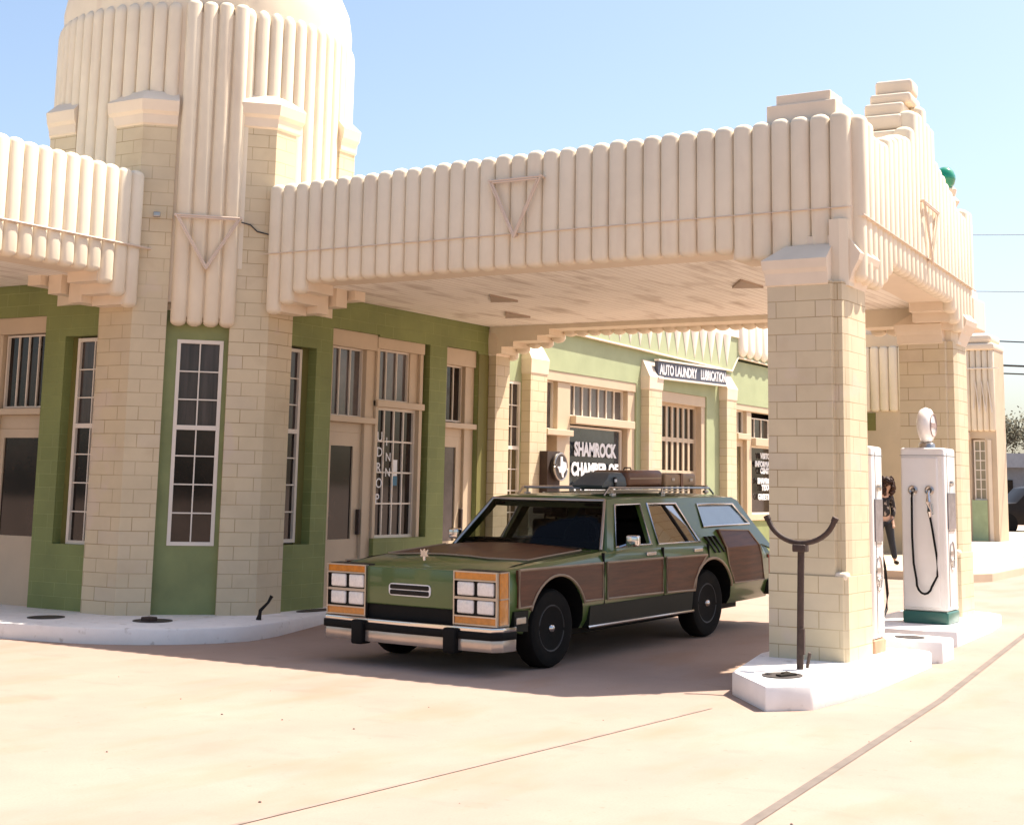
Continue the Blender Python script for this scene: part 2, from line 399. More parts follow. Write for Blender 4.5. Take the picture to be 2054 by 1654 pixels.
# right wall, facing -Y
FR = frame((12.61, 10.80, 0), (1, 0))            # s = X-12.61
X0 = 12.61
def SX(x): return x - X0
ops = [(SX(12.95), SX(13.60), .88, 3.12), (SX(13.90), SX(15.78), .1, 3.40), (SX(16.36), SX(17.14), .1, 3.40)]
ops[1] = (SX(13.90), SX(14.84), .1, 3.40); ops.insert(2, (SX(14.84), SX(15.96), .92, 3.38))
mb = MB(FR); wall(mb, SX(12.90), SX(17.40), .1, 4.6, -.4, 0, ops); mb.build('wall', GREEN, st)
window(st, FR, SX(12.95), SX(13.46), .90, 3.10, -.10, 2, 7, fw=.04, midrail=MR)
mb = MB(FR); mb.box(SX(13.46), SX(13.60), -.14, -.12, .88, 3.12); mb.build('shaded_window_reveal', GREENR, st)  # dark strip stands for the shaded side of the opening
# door bay 1
mb = MB(FR)
mb.box(SX(13.90), SX(14.84), -.14, -.03, 3.20, 3.40); mb.box(SX(14.66), SX(14.84), -.20, -.06, .1, 3.20); mb.box(SX(13.90), SX(13.98), -.20, -.05, .1, 3.2)
mb.box(SX(13.90), SX(14.84), -.16, .0, 2.30, 2.37); mb.box(SX(13.98), SX(14.66), -.18, -.10, 2.18, 2.30)
mb.build('door_surround', CREAM, st, bevel=.006)
window(st, FR, SX(13.98), SX(14.66), 2.37, 3.20, -.12, 3, 1, name='transom_window', glass=DARKB, fw=.02)
door(st, FR, SX(13.98), SX(14.66), .12, 2.18, -.10, (SX(14.06), .92), (SX(14.50), 2.02), handle=SX(14.61))
# window bay
mb = MB(FR)
mb.box(SX(14.84), SX(15.87), -.16, -.02, 3.24, 3.38); mb.box(SX(15.80), SX(15.87), -.18, -.04, .92, 3.24); mb.box(SX(14.84), SX(14.90), -.18, -.03, .92, 3.24)
mb.box(SX(14.84), SX(15.87), -.14, .0, 2.52, 2.60); mb.build('window_surround', CREAM, st, bevel=.006)
mb = MB(FR); mb.box(SX(15.87), SX(15.96), -.3, -.12, .92, 3.38); mb.build('shaded_window_reveal', GREENR, st)  # shade of the opening's side put into the strip colour
window(st, FR, SX(14.90), SX(15.62), 2.60, 3.24, -.10, 3, 1, name='transom_window', glass=DARKB, fw=.02)
mb = MB(FR); mb.box(SX(15.62), SX(15.80), -.18, -.08, 2.6, 3.24); mb.build('window_surround', CREAM, st)
o = window(st, FR, SX(14.90), SX(15.80), .92, 2.52, -.10, 4, 4, fw=.035, mw=.02)
M4 = frame((14.96, 10.93, 0), (1, 0))
for k, ch in enumerate('UDROP'): textmesh('window_lettering', ch, .17, M4 @ Matrix.Translation((0.0, .045, 2.1 - k * .19)), LETW, o, .002)
for k, ch in enumerate('INN'): textmesh('window_lettering', ch, .15, M4 @ Matrix.Translation((.19, .045, 2.05 - k * .19)), LETW, o, .002)
q = MB(FR); q.box(SX(15.36), SX(15.46), -.125, -.12, 1.68, 1.88); q.build('window_sticker', LETW, o)
q = MB(FR); q.box(SX(15.355), SX(15.465), -.125, -.12, 1.56, 1.675); q.build('window_sticker', mat('sticker_blue', (.08, .2, .3)), o)
# door bay 2
mb = MB(FR)
mb.box(SX(16.363), SX(17.137), -.14, -.03, 3.17, 3.397); mb.box(SX(16.92), SX(17.137), -.22, -.06, .1, 3.17)
mb.box(SX(16.36), SX(17.14), -.16, .0, 2.33, 2.40); mb.box(SX(16.40), SX(16.92), -.18, -.10, 2.22, 2.33)
mb.build('door_surround', CREAM, st, bevel=.006)
window(st, FR, SX(16.36), SX(16.92), 2.42, 3.17, -.12, 3, 1, name='transom_window', glass=DARKG, fw=.02)
door(st, FR, SX(16.38), SX(16.92), .12, 2.22, -.10, (SX(16.42), .85), (SX(16.78), 2.08), glass=DARKB, handle=SX(16.90))
mb = MB(FR); mb.box(SX(17.143), SX(17.39), -.05, .012, .1, 3.36); mb.build('shaded_wall_strip', GREENR, st)  # flat strip on the wall, reveal shade put into its colour
# left wall, facing -X
FL = frame((11.67, 12.36, 0), (0, -1))           # s = 12.36 - Y (right is -Y)
def SY(y): return 12.36 - y
ops = [(SY(12.86), SY(12.30), .86, 3.15), (SY(14.15), SY(13.19), .1, 3.40)]
mb = MB(FL); wall(mb, SY(17.5), SY(12.25), .1, 4.6, -.4, 0, ops); mb.build('wall', GREEN, st)
window(st, FL, SY(12.74), SY(12.22), .86, 3.13, -.08, 2, 7, fw=.04, midrail=MR)
mb = MB(FL); mb.box(SY(12.86), SY(12.74), -.14, -.12, .86, 3.15); mb.build('shaded_window_reveal', GREENR, st)  # darker green stands for shade beside the window
mb = MB(FL); mb.box(SY(14.15), SY(13.19), -.14, -.02, 3.21, 3.40); mb.box(SY(14.15), SY(13.95), -.2, -.05, .1, 3.21); mb.box(SY(14.15), SY(13.19), -.16, .01, 2.28, 2.35)
mb.box(SY(13.95), SY(13.19), -.18, -.1, 2.12, 2.28); mb.build('door_surround', CREAM, st, bevel=.006)
window(st, FL, SY(13.93), SY(13.22), 2.36, 3.20, -.10, 4, 1, name='transom_window', glass=DARKG, fw=.02)
door(st, FL, SY(13.95), SY(13.17), .12, 2.12, -.09, (SY(13.86), .92), (SY(13.215), 2.02))
DARKI = mat('backing_dark', (.02, .015, .012), .9, .2, 3)
mb = MB(FR); mb.box(SX(12.95), SX(17.38), -.44, -.41, .1, 4.2); mb.F = FL; mb.box(SY(16.5), SY(12.3), -.44, -.41, .1, 4.2); mb.F = F45; mb.box(.34, 1.16, -.40, -.37, .1, 3.2); mb.build('added_backing', DARKI, st)  # added dark sheets behind the walls, blocking lit ground behind the openings
# roofs of the two building legs (hidden behind the parapets)
mb = MB(); mb.box(12.8, 17.39, 11.2, 18, 4.3, 4.58); mb.box(12.07, 12.9, 12.6, 18, 4.3, 4.57); mb.build('roof', STONE, st)

# ------------------------------------------------------------------ canopies
def canopy(name, FF, FE, FB, L, W, tower_left, label, zt_f, gable, box, cols=True, loc=(0, 0, 0), LB=None):
    LB = LB or L
    """FF front frame (s 0..L), FE end frame (s 0..W), FB back frame (s 0..L)"""
    ca = empty(name, loc, label, 'canopy')
    def zb_of(s_, L_):
        u = s_ if tower_left else L_ - s_; v = L_ - u
        if u < .20: return 3.40
        if u < .38: return 3.50
        if u < .57: return 3.61
        if v < .75: return 3.45 if v < .62 else 3.55
        if v < 1.15: return 3.64
        return 3.72
    mb = MB(FF); n = int(round(L / .187))
    ribs_face(mb, 0, L - .0, n, lambda c: zb_of(c, L), zt_f, 4.07)
    mb.build('front_ribs', RIB, ca, smooth=50)
    mb = MB(FF); S_ = sorted({0, .19, .37, .56, L - 1.12, L - .75, L - .6, L} if tower_left else {0, .6, .75, 1.12, L - .56, L - .37, L - .19, L})
    for a, b in zip(S_, S_[1:]): mb.box(a, b, -.42, .03, zb_of((a + b) / 2, L) + .03, 4.0)
    for dd, zz, ww in ((.62, 3.455, .34), (.86, 3.555, .42), (1.10, 3.65, .50)):
        a, b = (0, ww) if tower_left else (L - ww, L)
        mb.box(a, b, -dd, -.423 - (dd - .62) , zz, 3.80)
    mb.box(0, L, -.2, .045, 4.0, 4.79); mb.build('front_beam', STONE, ca)
    # end gable face
    mb = MB(FE); n = 24
    def zbe(c):
        c = min(c, W - c)
        return 3.42 if c < .80 else 3.50 if c < .97 else 3.60 if c < 1.14 else 3.70
    n = int(round(W / .195)); ribs_face(mb, 0, W, n, zbe, gable, 4.0, ru=.10)
    mb.build('end_ribs', RIB, ca, smooth=50)
    mb = MB(FE)
    for a, b in ((.2, .8), (.8, .97), (.97, 1.14), (1.14, W - 1.14), (W - 1.14, W - .97), (W - .97, W - .8), (W - .8, W - .2)): mb.box(a, b, -.42, .0, zbe((a + b) / 2) + .03, 4.0)
    mb.box(.1, W - .1, -.2, .015, 4.0, 4.70); mb.build('end_beam', STONE, ca)
    # stepped coping slabs behind the gable peak
    cp_ = W / 2 - .08
    mb = MB(FE)
    for hw, z0, z1, dd in ((.80, 4.7, 5.06, .50), (.52, 5.06, 5.26, .47), (.42, 5.29, 5.45, .46), (.32, 5.45, 5.60, .43), (.24, 5.60, 5.72, .39), (.16, 5.72, 5.88, .35)):
        mb.bbox(cp_ - hw, cp_ + hw * .9, -dd, -.02 + (.0 if z0 < 5.5 else .06), z0, z1, .035)
    mb.build('gable_coping', STONE, ca, smooth=40)
    # back face
    mb = MB(FB); n = int(round(LB / .187))
    def zbb(s_):
        v = s_; u = LB - s_
        if not tower_left: u, v = v, u
        if u < .28: return 3.32
        if u < .46: return 3.41
        if u < .66: return 3.48
        if u < .92: return 3.55
        if v < 1.1: return 3.48
        return 3.63
    w_ = LB / n
    for i in range(n): mb.rib(w_ * (i + .5), .02, zbb(w_ * (i + .5)), 4.85, w_ * .5, .08)
    mb.build('back_ribs', RIB, ca, smooth=50)
    mb = MB(FB)
    for i in range(n): mb.box(w_ * i, w_ * (i + 1), -.42, .02, zbb(w_ * (i + .5)) + .07, 4.75)
    mb.build('back_beam', RIB, ca)
    return ca
GT = [(0, 5.62), (.16, 5.62), (.17, 5.51), (.42, 5.49), (.43, 5.28), (.60, 5.26), (.61, 5.16), (1.0, 5.09), (1.6, 4.93), (1.76, 4.85), (2.2, 4.83), (2.3, 4.93), (2.7, 4.95)]
def gab(c):
    h = abs(c - 2.60)
    for (a, b), (d, e) in zip(GT, GT[1:]):
        if h <= d: return b + (e - b) * (h - a) / (d - a)
    return 4.9
FF = frame((12.60, 10.70, 0), (0, -1)); FE = frame((12.60, 4.05, 0), (4.8, .30)); FB = frame((17.82, 4.40, 0), (0, 1))
ca = canopy('entrance_canopy', FF, FE, FB, 6.65, 5.25, True, 'cream ribbed canopy on block columns reaching over the parked wagon', lambda c: 4.86 + .10 * c / 6.65, gab, True, loc=(14.6, 7.4, .12), LB=6.38)
mb = MB(); mb.prism([(12.98, 4.4), (17.42, 4.75), (17.42, 10.785), (12.98, 10.785)], 3.76, 3.95); mb.build('ceiling', CEIL, ca)
mb = MB(); mb.prism([(12.7, 4.2), (17.7, 4.55), (17.7, 10.7), (12.7, 10.7)], 4.35, 4.45); mb.build('roof_deck', STONE, ca)
for (x, y) in ((14.7, 9.05), (16.2, 9.75), (14.65, 5.95)):
    v = MB(); v.prism([(x - .34, y - .14), (x + .26, y - .16), (x + .16, y + .16)], 3.735, 3.762); v.build('ceiling_vent', mat('ceiling_vent_dark', (.36, .28, .21)), ca)
# neon line tubes
mb = MB(); mb.tube([(12.492, 10.78, 4.07), (12.492, 4.02, 4.07)], .0045, 6); mb.tube([FE @ Vector((-.08, .112, 4.0)), FE @ Vector((5.35, .112, 4.0))], .007, 6); mb.build('neon_line', NEONC, ca)
# corner blocks on the parapet
mb = MB()
mb.bbox(12.62, 13.1, 4.20, 4.86, 4.6, 5.10, .012)
mb.bbox(12.66, 13.0, 4.26, 4.78, 5.10, 5.20, .01)
mb.prism([(13.103, 4.6), (13.85, 4.6), (13.85, 4.76), (13.103, 5.09)], 4.20, 4.86, axis='y')
mb.build('corner_block', STONE, ca)
mb = MB(); mb.bbox(17.25, 17.80, 4.45, 4.95, 4.5, 4.98, .02); mb.build('corner_block', STONE, ca)
# columns
def column(x0, x1, y0, y1, z0, zt):
    # block shaft with a notched outer corner
    k = .10
    mb = MB()
    mb.prism([(x0, y1), (x0, y0 + k), (x0 + .06, y0 + k - .01), (x0 + .06, y0 + .02), (x0 + .17, y0), (x1, y0), (x1, y1)], z0 + .72, zt)
    mb.prism([(x0 - .012, y1 + .005), (x0 - .012, y0 + .03), (x0 + .03, y0 - .01), (x1, y0 - .012), (x1, y1 + .005)], z0, z0 + .72)
    o = mb.build('column', BLOCK, ca)
    q = MB(); q.bbox(x0 - .005, x0 + .12, y0 - .005, y0 + .11, z0 + .68, z0 + .755, .03); q.build('corner_stop', STONE, o, smooth=50)
    c = MB(); rings = []
    for off, z in ((.0, zt - .03), (.012, zt - .02), (.02, zt + .08), (.035, zt + .12), (.045, zt + .20), (-.12, zt + .34), (-.14, zt + .35)):
        rings.append([(x0 - off, y0 + .12, z), (x0 - off, y1 + off, z), (x0 + .5, y1 + off, z), (x0 + .5, y0 + .12, z)])
    c.loft(rings); rings = []
    for off, z in ((.0, zt - .03), (.03, zt + .05), (.045, zt + .10), (.10, zt + .20), (.115, zt + .26), (.0, zt + .42), (-.1, zt + .43)):
        rings.append([(x0 + .17, y0 + .4, z), (x0 + .17, y0 - off, z), (x1 + off, y0 - off, z), (x1 + off, y0 + .4, z)])
    c.loft(rings)
    c.build('column_cap', STONE, o)
    c = MB(); c.prism([(x0 + .10, y0 + .14), (x0 + .10, y0 + .05), (x0 + .15, y0 - .015), (x0 + .30, y0 - .015), (x0 + .30, y0 + .14)], zt - .03, 3.96); c.build('corner_strip', RIB, o)
column(12.35, 13.0, 4.08, 4.76, .16, 3.40)
column(17.05, 17.62, 4.33, 4.96, .22, 3.32)
# left canopy
FF2 = frame((4.92, 11.75, 0), (1, 0)); FE2 = frame((4.92, 15.85, 0), (0, -1)); FB2 = frame((11.57, 15.85, 0), (-1, 0))
cb = canopy('side_canopy', FF2, FE2, FB2, 6.65, 4.10, False, 'cream ribbed canopy at the left edge, lit along its ribs', lambda c: 4.95 - .03 * c / 6.65, lambda c: 4.9, False, loc=(8.2, 13.8, 0))
mb = MB(); mb.box(5.2, 11.6, 12.1, 15.5, 3.76, 3.95); mb.build('ceiling', CEIL, cb)
mb = MB(); mb.tube([(4.9, 11.64, 4.07), (11.72, 11.64, 4.07)], .012, 6); mb.build('neon_line', NEONC, cb)
mb = MB(); mb.box(4.7, 5.35, 11.8, 12.5, 0, 3.5); mb.box(4.7, 5.35, 15.1, 15.8, 0, 3.5); mb.build('column', BLOCK, cb)
neon_triangle('neon_triangle', FF, 3.24, 4.62, 4.02, .30, .16, 'triangular neon tube on the long front ribs above the wagon')
neon_triangle('neon_triangle', FE, 2.68, 4.55, 3.95, .37, .15, 'triangular neon tube on the sunlit gable end at the right')
neon_triangle('neon_triangle', F45, .755, 4.45, 3.86, .355, .12, 'triangular neon tube on the tower above its tall window')
# cable and camera on the piers
mb = MB(F45); mb.tube([(1.12, .03, 4.42), (1.22, .02, 4.40), (1.30, .015, 4.33), (1.44, .015, 4.30), (1.62, .0, 4.31)], .008, 6)
tag(mb.build('power_cable', CABLE), 'thin dark cable running from the tower triangle to the canopy', 'cable')
mb = MB(F45); mb.tube([(.20, .0, 4.44), (.20, .07, 4.44)], .015, 8); mb.bbox(.16, .24, .06, .12, 4.41, 4.47, .015)
tag(mb.build('security_camera', CHROMED), 'small camera fixed on the left tower pier', 'camera')
# green ball finial
fin = empty('ball_finial', (17.95, 4.6, 4.3), 'glossy green ball on a pale spout shaped stand behind the canopy gable', 'finial')
mb = MB(); mb.lathe([(.005, 5.30), (.06, 5.31), (.105, 5.36), (.125, 5.42), (.125, 5.46), (.105, 5.52), (.06, 5.57), (.005, 5.58)], (17.95, 4.6, -.03), 28); mb.build('ball', BALLG, fin, smooth=60)
mb = MB(); mb.lathe([(.09, 4.3), (.09, 5.05), (.13, 5.12), (.08, 5.18), (.10, 5.27), (.07, 5.30)], (18.0, 4.58, 0), 20); mb.build('stand', STONE, fin, smooth=40)

# ------------------------------------------------------------------ wing with shop fronts
wg = empty('shop_wing', (24, 10.8, .12), 'long sage green wing with cream piers and shop windows behind the wagon', 'building')
FW = frame((17.36, 10.80, 0), (1, 0))
def W(x): return x - 17.36
wo = [(W(17.88), W(18.30), .88, 3.06), (W(19.0), W(19.80), .1, 3.30), (W(19.80), W(22.06), .1, 3.30), (W(23.0), W(24.95), .1, 3.25), (W(26.2), W(27.12), .1, 3.22), (W(27.12), W(29.3), .1, 3.22), (W(30.2), W(32.4), .1, 3.2)]
mb = MB(FW); wall(mb, W(17.41), W(33.4), .1, 4.02, -.5, 0, wo); mb.build('wall', mat('sunlit_sage_wing', (.34, .385, .22), .7, .10, 1.5), wg)  # paler copy of the sage green, sunlight put into the colour
window(wg, FW, W(17.88), W(18.30), .88, 3.06, -.005, 2, 7, fw=.04, midrail=MR, glass=mat('olive_window_glass', (.10, .075, .03), .2, .3, 2))
mb = MB(FW)
mb.box(W(19.0), W(22.06), -.15, -.01, 3.15, 3.30); mb.box(W(19.46), W(19.86), -.25, -.04, .1, 3.15); mb.box(W(21.80), W(22.06), -.3, -.03, .1, 3.15)
mb.box(W(19.0), W(19.08), -.25, -.04, .1, 3.15); mb.box(W(19.86), W(21.9), -.12, .06, 2.54, 2.66); mb.box(W(19.0), W(19.8), -.12, .06, 2.34, 2.43); mb.box(W(19.08), W(19.46), -.24, -.2, .1, 2.34)
mb.box(W(19.86), W(21.8), -.2, -.06, .1, .75)
mb.build('shop_surround', CREAM, wg, bevel=.008)
window(wg, FW, W(19.08), W(19.46), 2.43, 3.15, -.12, 2, 1, name='transom_window', glass=DARKB, fw=.02)
window(wg, FW, W(19.86), W(21.80), 2.66, 3.15, -.12, 7, 1, name='transom_window', glass=DARKB, fw=.02, mw=.022)
sg = mat('shop_window_glass', (.035, .045, .055), .07, .6, 1.2, spec=.6)
o = window(wg, FW, W(19.88), W(21.76), .75, 2.52, -.12, 1, 1, name='shop_window', glass=sg, fw=.03)
M4 = frame((20.82, 10.925, 0), (1, 0))
for k, (t_, sz, wd) in enumerate((('SHAMROCK', .29, 1.42), ('CHAMBER OF', .27, 1.58), ('COMMERCE', .27, 1.4))):
    textmesh('window_lettering', t_, sz, M4 @ Matrix.Translation((.0, .02, 2.07 - k * .30)), LETW, o, .004, 'CENTER', bold=.012, fit=wd)
mb = MB(FW); mb.box(W(17.85), W(33.2), -.55, -.51, .1, 4.0); mb.build('added_backing', DARKI, wg)  # added dark sheet closing the view through the wing openings
# garage door
mb = MB(FW)
mb.box(W(23.0), W(24.95), -.18, -.02, 3.06, 3.25); mb.box(W(24.78), W(24.95), -.3, -.03, .1, 3.06); mb.box(W(23.0), W(23.05), -.3, -.03, .1, 3.06); mb.build('garage_surround', CREAM, wg, bevel=.008)
window(wg, FW, W(23.05), W(24.78), .12, 3.06, -.14, 7, 5, name='garage_door', glass=DARKG, fw=.05, mw=.075, fm=CREAM)
mb = MB(FW)
mb.box(W(26.2), W(29.3), -.15, -.01, 3.10, 3.22); mb.box(W(26.98), W(27.22), -.25, -.04, .1, 3.10); mb.box(W(26.2), W(26.34), -.25, -.04, .1, 3.10); mb.box(W(27.22), W(29.3), -.12, .05, 2.45, 2.60)
mb.box(W(26.34), W(26.98), -.12, .05, 2.55, 2.66); mb.box(W(27.22), W(29.1), -.2, -.06, 1.02, 1.14); mb.box(W(29.1), W(29.3), -.25, -.04, .1, 3.1); mb.build('shop_surround', CREAM, wg, bevel=.008)
mb = MB(FW); mb.box(W(27.22), W(29.1), -.3, -.10, .1, 1.02); mb.build('stall_riser', GREENP, wg)
window(wg, FW, W(26.34), W(26.98), 2.66, 3.10, -.12, 3, 1, name='transom_window', glass=DARKG, fw=.02)
door(wg, FW, W(26.34), W(26.98), .12, 2.55, -.12, (W(26.42), .7), (W(26.88), 2.42), glass=mat('olive_window_glass', (.1, .075, .03)))
window(wg, FW, W(27.22), W(29.1), 2.60, 3.0, -.12, 5, 1, name='transom_window', glass=DARKG, fw=.02)
o = window(wg, FW, W(27.22), W(29.1), 1.14, 2.45, -.12, 1, 1, name='shop_window', glass=DARKG, fw=.03)
M4 = frame((28.15, 10.925, 0), (1, 0))
for k, (t_, z) in enumerate((('VISITOR', 2.22), ('INFORMATION', 2.06), ('CENTER', 1.93), ('SHAMROCK', 1.73), ('TEXAS', 1.60), ('GREETINGS', 1.42))):
    textmesh('window_lettering', t_, .15, M4 @ Matrix.Translation((0, .02, z)), LETW, o, .004, 'CENTER', sx=1.15, bold=.007)
# piers of the wing
for x0, x1, y, zt in ((17.41, 17.78, 10.68, 3.38), (18.32, 18.80, 10.65, 3.20), (22.23, 22.73, 10.65, 3.23), (25.54, 26.0, 10.65, 3.25), (29.6, 30.1, 10.65, 3.25)):
    mb = MB(); mb.box(x0, x1, y, 11.0, .1, zt); o = mb.build('pier', BLOCK, wg)
    c = MB(); rings = []
    for off, z in ((0, zt - .02), (.012, zt), (.02, zt + .14), (.025, zt + .20)): rings.append([(x0 - off, y - off, z), (x1 + off, y - off, z), (x1 + off, 10.9, z), (x0 - off, 10.9, z)])
    rings.append([(x0 + .02, 10.78, zt + .48), (x1 - .02, 10.78, zt + .48), (x1 - .02, 10.9, zt + .48), (x0 + .02, 10.9, zt + .48)])
    c.loft(rings); c.build('pier_cap', STONE, o)
# parapet band with pointed cream ornaments
pg = mat('sunlit_sage_parapet', (.36, .40, .24), .7, .08, 2)  # sage lightened for the sun on the parapet
mb = MB(); mb.prism([(17.4, 3.93), (26.0, 3.80), (26.35, 4.08), (33.4, 4.0), (33.4, 4.9), (17.4, 4.9)], 10.745, 11.2, axis='y'); mb.build('parapet_band', pg, wg)
mb = MB(); mb.tube([(17.4, 10.735, 3.93), (26.0, 10.735, 3.80), (26.3, 10.735, 4.08), (33.4, 10.735, 4.0)], .018, 8); mb.build('bead_moulding', STONE, wg)
mb = MB(); x = 18.0
while x < 26.1:
    zt = 4.46; zb = 3.96 - (x - 18) * .013; hw = .183
    mb.add([(x - hw, 10.742, zt), (x + hw, 10.742, zt), (x, 10.742, zb), (x - hw * .6, 10.70, zt), (x + hw * .6, 10.70, zt), (x, 10.73, zb + .08)], [(0, 1, 2), (3, 5, 4), (0, 3, 4, 1), (0, 2, 5, 3), (1, 4, 5, 2)])
    x += .37
F = frame((26.3, 10.74, 0), (1, 0)); mb.F = F
for k in range(19): mb.rib(.2 + k * .37, 0, 4.10, 5.0, .17, .09, domeb=.16)
mb.build('parapet_ornament', BRIGHT, wg, smooth=50)
mb = MB(); mb.box(17.42, 33.38, 10.715, 11.1, 4.455, 5.4); mb.build('parapet_top', BRIGHT, wg)
# sign board
sb = empty('sign_board', (24, 10.6, 3.5), 'long dark sign with white capital letters over the garage door', 'sign')
ang = math.atan2(-.06, 2.9)
FS = frame((22.55, 10.70, 3.44), (1, 0)) @ Matrix.Rotation(ang, 4, 'Y')
mb = MB(FS); mb.box(0, 2.95, 0, .06, 0, .27); mb.build('panel', TILE, sb)
mb = MB(FS); mb.box(-.02, 2.97, 0, .09, .27, .30); mb.box(-.02, 2.97, 0, .09, -.03, 0); mb.build('border', MUNT, sb)
textmesh('lettering', 'AUTO LAUNDRY', .25, FS @ Matrix.Translation((.06, .065, .05)), LETW, sb, .004, bold=.006, fit=1.55)
textmesh('lettering', 'LUBRICATION', .25, FS @ Matrix.Translation((1.76, .065, .05)), LETW, sb, .004, bold=.006, fit=1.12)
# state shaped medallion
md = empty('wall_medallion', (18.9, 10.55, 1.9), 'round dark medallion with a pale state outline beside the shop window', 'plaque')
FM = frame((18.86, 10.46, 1.87), (1, 0))
mb = MB(FM); mb.box(-.25, .12, -.30, -.06, -.45, .22); mb.build('backboard', mat('dark_brown_board', (.05, .03, .022)), md)
mb = MB(FM); mb.lathe([(.01, -.05), (.19, -.05), (.20, 0.0), (.18, .03), (.01, .03)], (0, 0, 0), 32, axis='y'); mb.build('disc', mat('medallion_dark', (.035, .025, .022), .4), md, smooth=40)
mb = MB(FM); mb.tube([(.19 * math.cos(a * PI / 16), .02, .19 * math.sin(a * PI / 16)) for a in range(32)], .015, 6, closed=True); mb.build('rim', CHROMED, md)
tx = [(-.045, .145), (.015, .145), (.015, .085), (.06, .07), (.12, .065), (.135, .0), (.125, -.04), (.085, -.065), (.045, -.10), (.045, -.155), (.01, -.145), (-.03, -.075), (-.065, -.085), (-.10, -.03), (-.14, .0), (-.045, .005)]
mb = MB(FM); mb.prism(tx, .03, .045, axis='y'); mb.build('emblem', LETW, md)

# ------------------------------------------------------------------ far porch and far tower
fp = empty('far_porch', (34, 9.9, .27), 'cream porch with ribbed fascia behind the walking person', 'building')
FP = frame((33.40, 10.80, 0), (0, -1))
mb = MB(FP); mb.box(0, 1.9, -2.5, 0, .1, 3.45); mb.box(-.02, 1.92, -2.4, .02, 4.9, 5.2); mb.box(.1, 1.8, -2.2, -.1, 3.45, 4.9); mb.build('wall', CREAM, fp)
mb = MB(FP); ribs_face(mb, -.02, 1.92, 9, lambda c: 3.42, lambda c: 4.93, None, ru=.10, d0=-.02); mb.build('fascia_ribs', RIB, fp, smooth=50)
mb = MB(FP); mb.box(.22, .52, 0, .02, 3.0, 3.4); mb.build('panel', GREENR, fp)
mb = MB(FP); mb.prism([(.0, 5.2), (1.5, 5.2), (1.0, 5.55), (.1, 5.55)], -.6, -.1, axis='y'); mb.build('coping', STONE, fp)
ft = empty('far_tower', (45.5, 10.6, .27), 'distant ribbed cream tower with a green panel under narrow windows', 'building')
FT = frame((44.8, 11.25, 0), (0, -1))
mb = MB(FT); wall(mb, 0, 1.05, .1, 5.85, -1.2, 0, [(.30, .72, 1.45, 3.25)]); mb.build('wall', CREAM, ft)
mb = MB(FT); ribs_face(mb, 0, 1.05, 6, lambda c: 3.45, lambda c: 5.87, None, ru=.12, d0=0); mb.build('ribs', RIB, ft, smooth=50)
mb = MB(FT); mb.bbox(-.03, 1.08, -1.2, .16, 5.84, 6.05, .06); mb.bbox(.02, 1.0, -1.1, .08, 6.05, 6.32, .1); mb.build('coping', STONE, ft, smooth=40)
mb = MB(FT); mb.box(.30, .74, .0, .03, .15, 1.45); mb.build('green_panel', mat('sunlit_far_green', (.34, .42, .24)), ft)  # sage with the sunlight put into its pale colour
window(ft, FT, .36, .72, 1.45, 3.2, -.1, 2, 6, fw=.04, mw=.03, glass=mat('pale_far_glass', (.28, .25, .17), .3))
mb = MB(FT); mb.box(.12, .22, 0, .06, .15, 3.2); mb.box(.80, .90, 0, .06, .15, 3.2); mb.box(.12, .3, 0, .2, 3.2, 3.42); mb.build('pilaster', STONE, ft)
mb = MB(FT)
for k in range(3): mb.tube([(.45 + k * .18, .16, 4.1), (.52 + k * .18, .16, 4.9), (.62 + k * .18, .16, 4.0)], .02, 6)
mb.tube([(.3, .16, 5.3), (1.2, .16, 5.3)], .02, 6); mb.build('neon_tube', MUNT, ft)
bx_ = MB(); bx_.bbox(17.92, 18.5, 4.3, 4.8, 3.55, 3.93, .02); bx_.bbox(17.92, 18.3, 4.34, 4.7, 3.93, 4.03, .02); bx_.build('end_block', STONE, ca)

# ------------------------------------------------------------------ pavements and islands
mb = MB(); mb.prism([(25.9, 10.8), (25.9, 8.0), (25.85, 6.45), (26.6, 6.2), (30, 6.3), (34, 7.05), (46, 9.0), (70, 14), (70, 30), (34, 30)], .05, .27)
tag(mb.build('pavement', mat('pale_pavement', (.56, .44, .32), .9, .06, 1.2, stain=dict(c=(.3, .2, .1), s=.7, a=.55, b=.8, k=.4)), bevel=.02), kind='structure')
def island(name, pts, z0, z1, label, bv=.022):
    mb = MB(); mb.prism(pts, z0, z1); return tag(mb.build(name, WHITE, None, bevel=bv, smooth=30), label, 'kerb')
island('pump_island', [(10.5, 4.09), (10.78, 3.83), (11.6, 3.76), (13.75, 3.76), (13.85, 3.9), (13.85, 4.85), (13.6, 4.95), (12.6, 4.95), (11.19, 4.63)], -.02, .18, 'white concrete island under the near block column')
island('pump_island', [(13.92, 3.95), (14.05, 3.74), (14.45, 3.74), (14.52, 4.0), (14.52, 4.4), (13.92, 4.45)], .0, .25, 'small white concrete block between the two pump islands')
island('pump_island', [(15.15, 4.22), (15.32, 3.93), (16.9, 3.95), (17.8, 4.06), (18.02, 4.25), (18.05, 4.9), (17.8, 5.15), (15.4, 5.1), (15.15, 4.8)], .02, .24, 'white concrete island under the far pump and column')
island('building_kerb', [(10.5, 17.6), (10.28, 13.0), (10.31, 12.0), (10.37, 11.64), (10.44, 11.2), (10.58, 10.85), (10.78, 10.56), (11.02, 10.32), (11.34, 10.12), (11.7, 10.02), (12.2, 10.06), (12.74, 10.2), (13.53, 10.42), (14.4, 10.5), (17.5, 10.5), (17.5, 10.9), (12.7, 10.9), (11.8, 11.8), (11.8, 17.6)], -.03, .155, 'curved white kerb round the foot of the corner tower')
